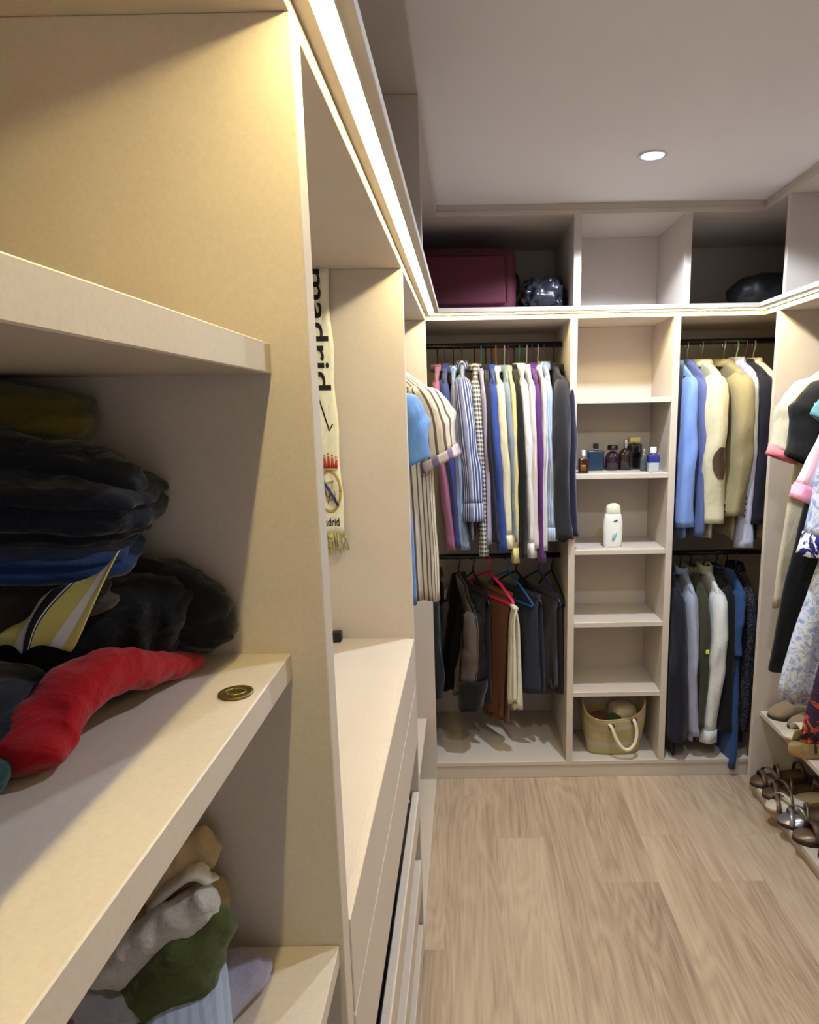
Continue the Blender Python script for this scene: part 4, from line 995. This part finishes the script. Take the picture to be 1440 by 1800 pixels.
# --- straw tote bag
def tote():
    c = thing('tote_bag', 'straw coloured striped tote with a white rope handle on the column floor', 'bag', (.64, 2.76, .0785))
    m = striped('straw_stripe', S(172, 152, 122), S(170, 162, 150), 17, .5, 1, S(170, 156, 114), 8.5)
    N = 56; rings = []; uvs = []
    def rim(a):
        s_ = math.sin(a); x = math.cos(a)
        return .300+.040*max(0, s_)+.020*abs(x)**2-.050*max(0, -s_)**1.5+(.012*x if s_ < 0 else 0)
    def pt(a, q, inset=0):
        hw = lerp(.118, .146, smooth01(q)) - inset; hd = lerp(.066, .080, q)-inset
        z = lerp(0, rim(a)-.0785, q)
        x = .642+hw*sgnpow(math.cos(a), .62)+.006*math.sin(3*a+5*q)-.004*q; y = 2.760+hd*sgnpow(math.sin(a), .62)+.006*math.sin(4*a+6*q)*q
        return (x, max(y, 2.664), .0787+z)
    for j in range(17):
        q = j/16; rings.append([pt(2*math.pi*i/N, q) for i in range(N)]); uvs.append([(i/N, q*.25+.012*math.sin(2*math.pi*i/N*2)) for i in range(N)])
    for q in (1, .6, .2, .05):
        rings.append([pt(2*math.pi*i/N, q, .006) for i in range(N)]); uvs.append([(i/N, q*.25) for i in range(N)])
    g = Geo(); g.rings(rings, True, True, uvs); g.build('body', m, c)
    g = Geo(); g.tube([Vector(pt(2*math.pi*i/N, 1, .003)) for i in range(N)], .0042, 6, closed=True); g.build('rim_binding', F_(S(176, 160, 116)), c)
    hp = [(.606, 2.684, .232), (.616, 2.664, .222), (.634, 2.652, .175), (.662, 2.648, .135), (.690, 2.648, .128), (.716, 2.652, .158), (.724, 2.662, .210), (.716, 2.668, .246), (.713, 2.684, .252)]
    pts = [poly(hp, i/40) for i in range(41)]
    g = Geo(); g.tube(pts, .0078, 10); h = g.build('handle', mat('white_rope', S(222, 214, 190), .8, noise_scale=200, noise_amt=.15, bump=.4), c)
    for p in (hp[1], hp[7]):
        g = Geo(); g.tube([(p[0]+.012*math.cos(t), p[1]+.010, p[2]+.012*math.sin(t)) for t in [2*math.pi*i/16 for i in range(16)]], .003, 6, closed=True); g.build('eyelet', mat('bronze_eyelet', S(110, 92, 70), .4, metal=.7), h)
tote()
soft_slab('cap', 'pale beige cap lying inside the straw tote', 'cap', (.685, 2.775, .245), (.058, .050, .050), F_(S(196, 182, 156)), 20, (0, 0), 0, .004, 51)
soft_slab('cloth', 'dark green bundle poking out of the straw tote beside the cap', 'cloth', (.640, 2.728, .222), (.034, .026, .036), F_(S(44, 72, 34)), 0, (0, 0), 0, .004, 52)
soft_slab('pouch', 'dark red brown pouch inside the straw tote at left', 'pouch', (.575, 2.745, .210), (.045, .035, .045), F_(S(84, 38, 34)), 0, (0, 0), 0, .006, 53)

# ------------------------------------------------------------------ shoes
def outline(t, W, toe=.5):
    """half width at t (0 toe .. 1 heel)"""
    return W/2*(min(1, (t/.16))**.5 if t < .16 else 1)*(1-.22*smooth01((t-.25)/.35)+.05*smooth01((t-.7)/.2))*(math.sqrt(max(0, 1-((t-.88)/.12)**2)) if t > .88 else 1)
def sole_rings(L, W, z0f, z1f, n=26, k=1):
    left, right, P = [], [], []
    ts = [0.004+.992*(.5-.5*math.cos(math.pi*i/n)) for i in range(n+1)]
    pts = [(t*L, -outline(t, W)*k) for t in ts]+[(t*L, outline(t, W)*k) for t in ts[::-1]]
    return [[(x, y, z0f(x/L)) for x, y in pts], [(x, y, z1f(x/L)) for x, y in pts]]
def band(g, t0, t1, h, L, W, zb, th=.003, k=1.03, lean=0):
    """strap over the foot between t0 and t1 (fractions of the length)"""
    n = 14; rings = []
    for i in range(n+1):
        a = math.pi*i/n; c, s = math.cos(a), math.sin(a)
        r = []
        for (t, o) in ((t0, 0), (t1, 0), (t1, th), (t0, th)):
            tt = min(.97, max(.03, t+lean*c)); w_ = outline(tt, W)*k
            r.append((tt*L, (w_+o)*c, zb+(h+o)*s**.8 if s > 0 else zb))
        rings.append(r)
    g.rings(rings)
GS = 'shoes in the right cabinet'
def shoe_frame(x, y, z, yaw): return Matrix.Translation((x, y, z)) @ Matrix.Rotation(R_(yaw), 4, 'Z')
def sandal(label, x, y, z, yaw, sole, bed, straps, L=.245, W=.088, th=.014, heel=0, strapm=None, extra=None, name='sandal'):
    c = thing(name, label, 'sandal' if name == 'sandal' else 'shoe', (x, y, z), GS); M = shoe_frame(x, y, z, yaw)
    hz = lambda t: heel*smooth01((t-.25)/.5)
    g = Geo(); g.rings(sole_rings(L, W, (lambda t: hz(t) if t < .62 else 0), lambda t: th+hz(t))); g.xf(M).build('sole', sole, c)
    g = Geo(); g.rings(sole_rings(L, W, lambda t: th+hz(t)-.001, lambda t: th+hz(t)+.003, k=.95)); g.xf(M).build('footbed', bed, c)
    for (t0, t1, h, lean, m) in straps:
        g = Geo(); band(g, t0, t1, h, L, W, th+hz((t0+t1)/2), lean=lean); g.xf(M).build('strap', m, c)
    if extra: extra(c, M, th)
    return c
def closed_shoe(label, x, y, z, yaw, m, sole, L=.245, W=.09, H=.062, bow=None, opening=.42):
    c = thing('shoe', label, 'shoe', (x, y, z), GS); M = shoe_frame(x, y, z, yaw)
    g = Geo(); g.rings(sole_rings(L, W, lambda t: 0, lambda t: .012)); g.xf(M).build('sole', sole, c)
    rings = []; n = 20
    for j in range(25):
        t = .01+.98*j/24; w_ = outline(t, W)*.97
        h = H*(.30+.55*smooth01(t/.42)) if t < opening else H*lerp(.85, .62, smooth01((t-opening)/.25))
        h = max(.008, h*(min(1, math.sqrt(t/.10))))
        op = smooth01((t-opening+.03)/.06)*(1 if t < .93 else 0)     # 1 where the foot opening is
        r = []
        for i in range(n):
            a = math.pi*i/(n-1); cc, ss = math.cos(a), math.sin(a)
            zz = .012+h*ss**.7 if op == 0 else .012+lerp(h*ss**.7, min(h*ss**.7, h*.92) if abs(cc) > .62 else -.004+.010, op)
            r.append((t*L, w_*cc, zz))
        r += [(t*L, -w_*.9*math.cos(math.pi*i/(n-1)), .0125) for i in range(n)][::1]
        rings.append(r)
    g = Geo(); g.rings(rings); g.xf(M).build('upper', m, c)
    if bow:
        g = Geo(); t = opening-.06; zc = .012+H*.80
        for s in (-1, 1): g.tube([(t*L, 0, zc), (t*L-.006, s*.010, zc+.006), (t*L, s*.022, zc+.004), (t*L+.008, s*.012, zc+.004), (t*L, 0, zc)], [.003, .005, .004, .005, .003], 6)
        g.xf(M).build('bow', bow, c)
    return c
TAUPE, BEIGE, TAN, PALE = F_(S(142, 122, 104)), F_(S(176, 160, 124)), mat('tan_leather', S(160, 140, 100), .5), mat('pale_leather', S(206, 198, 186), .5)
DBR, BRZ, SILV = mat('brown_leather', S(82, 62, 46), .5), mat('bronze_leather', S(120, 96, 80), .35, metal=.2), mat('silver_leather', S(170, 168, 172), .28, metal=.6)
DSOLE, WOODS = mat('dark_sole', S(44, 34, 30), .7), mat('cork_sole', S(168, 138, 104), .8, noise_scale=200, noise_amt=.2)
ZSH = .3602
closed_shoe('taupe closed slipper with a dark bow, farthest on the shoe shelf', 1.200, 2.465, ZSH, 6, TAUPE, DSOLE, bow=mat('dark_bow', S(40, 32, 30), .6), H=.066)
closed_shoe('second taupe slipper beside the farthest one on the shoe shelf', 1.235, 2.375, ZSH, 3, TAUPE, DSOLE, bow=mat('dark_bow', S(40, 32, 30), .6), H=.06)
sandal('pale flat sandal with a white band behind the crossed strap sandal', 1.175, 2.300, ZSH, 0, WOODS, PALE, [(.22, .42, .040, 0, PALE)], th=.012)
sandal('beige slide with two wide crossed straps on the shoe shelf', 1.150, 2.195, ZSH, -4, WOODS, TAN, [(.20, .36, .055, .10, BEIGE), (.22, .38, .060, -.10, BEIGE)], L=.25, W=.098, th=.020)
ZSL = .0602
DS = [(.16, .24, .035, .04, DBR), (.30, .36, .048, -.05, DBR), (.42, .47, .055, .05, DBR), (.80, .86, .050, 0, DBR)]
sandal('dark brown strappy sandal at the far end of the cabinet floor', 1.150, 2.475, ZSL, 4, DSOLE, DBR, DS, heel=.02)
sandal('second dark brown strappy sandal beside the farthest one', 1.160, 2.390, ZSL, -3, DSOLE, DBR, DS, heel=.02)
NS = [(.14, .20, .034, .05, BRZ), (.26, .31, .044, -.06, PALE), (.36, .40, .050, .06, BRZ), (.80, .85, .048, 0, BRZ)]
sandal('nude sandal with thin crossing straps in the middle of the cabinet floor', 1.135, 2.300, ZSL, 2, WOODS, PALE, NS, heel=.03)
sandal('silver strapped sandal beside the nude one on the cabinet floor', 1.140, 2.215, ZSL, -2, DSOLE, SILV, [(.16, .22, .038, .05, SILV), (.28, .34, .050, -.06, SILV), (.40, .44, .056, .05, SILV), (.78, .84, .050, 0, SILV)], heel=.03)
sandal('bronze brown flat sandal with a dark sole near the front of the row', 1.150, 2.120, ZSL, -2, DSOLE, BRZ, [(.24, .40, .045, 0, DBR)], th=.018)
sandal('nearest bronze brown slide, cut by the photo edge', 1.190, 2.020, ZSL, 0, DSOLE, BRZ, [(.34, .52, .050, 0, DBR)], th=.018)
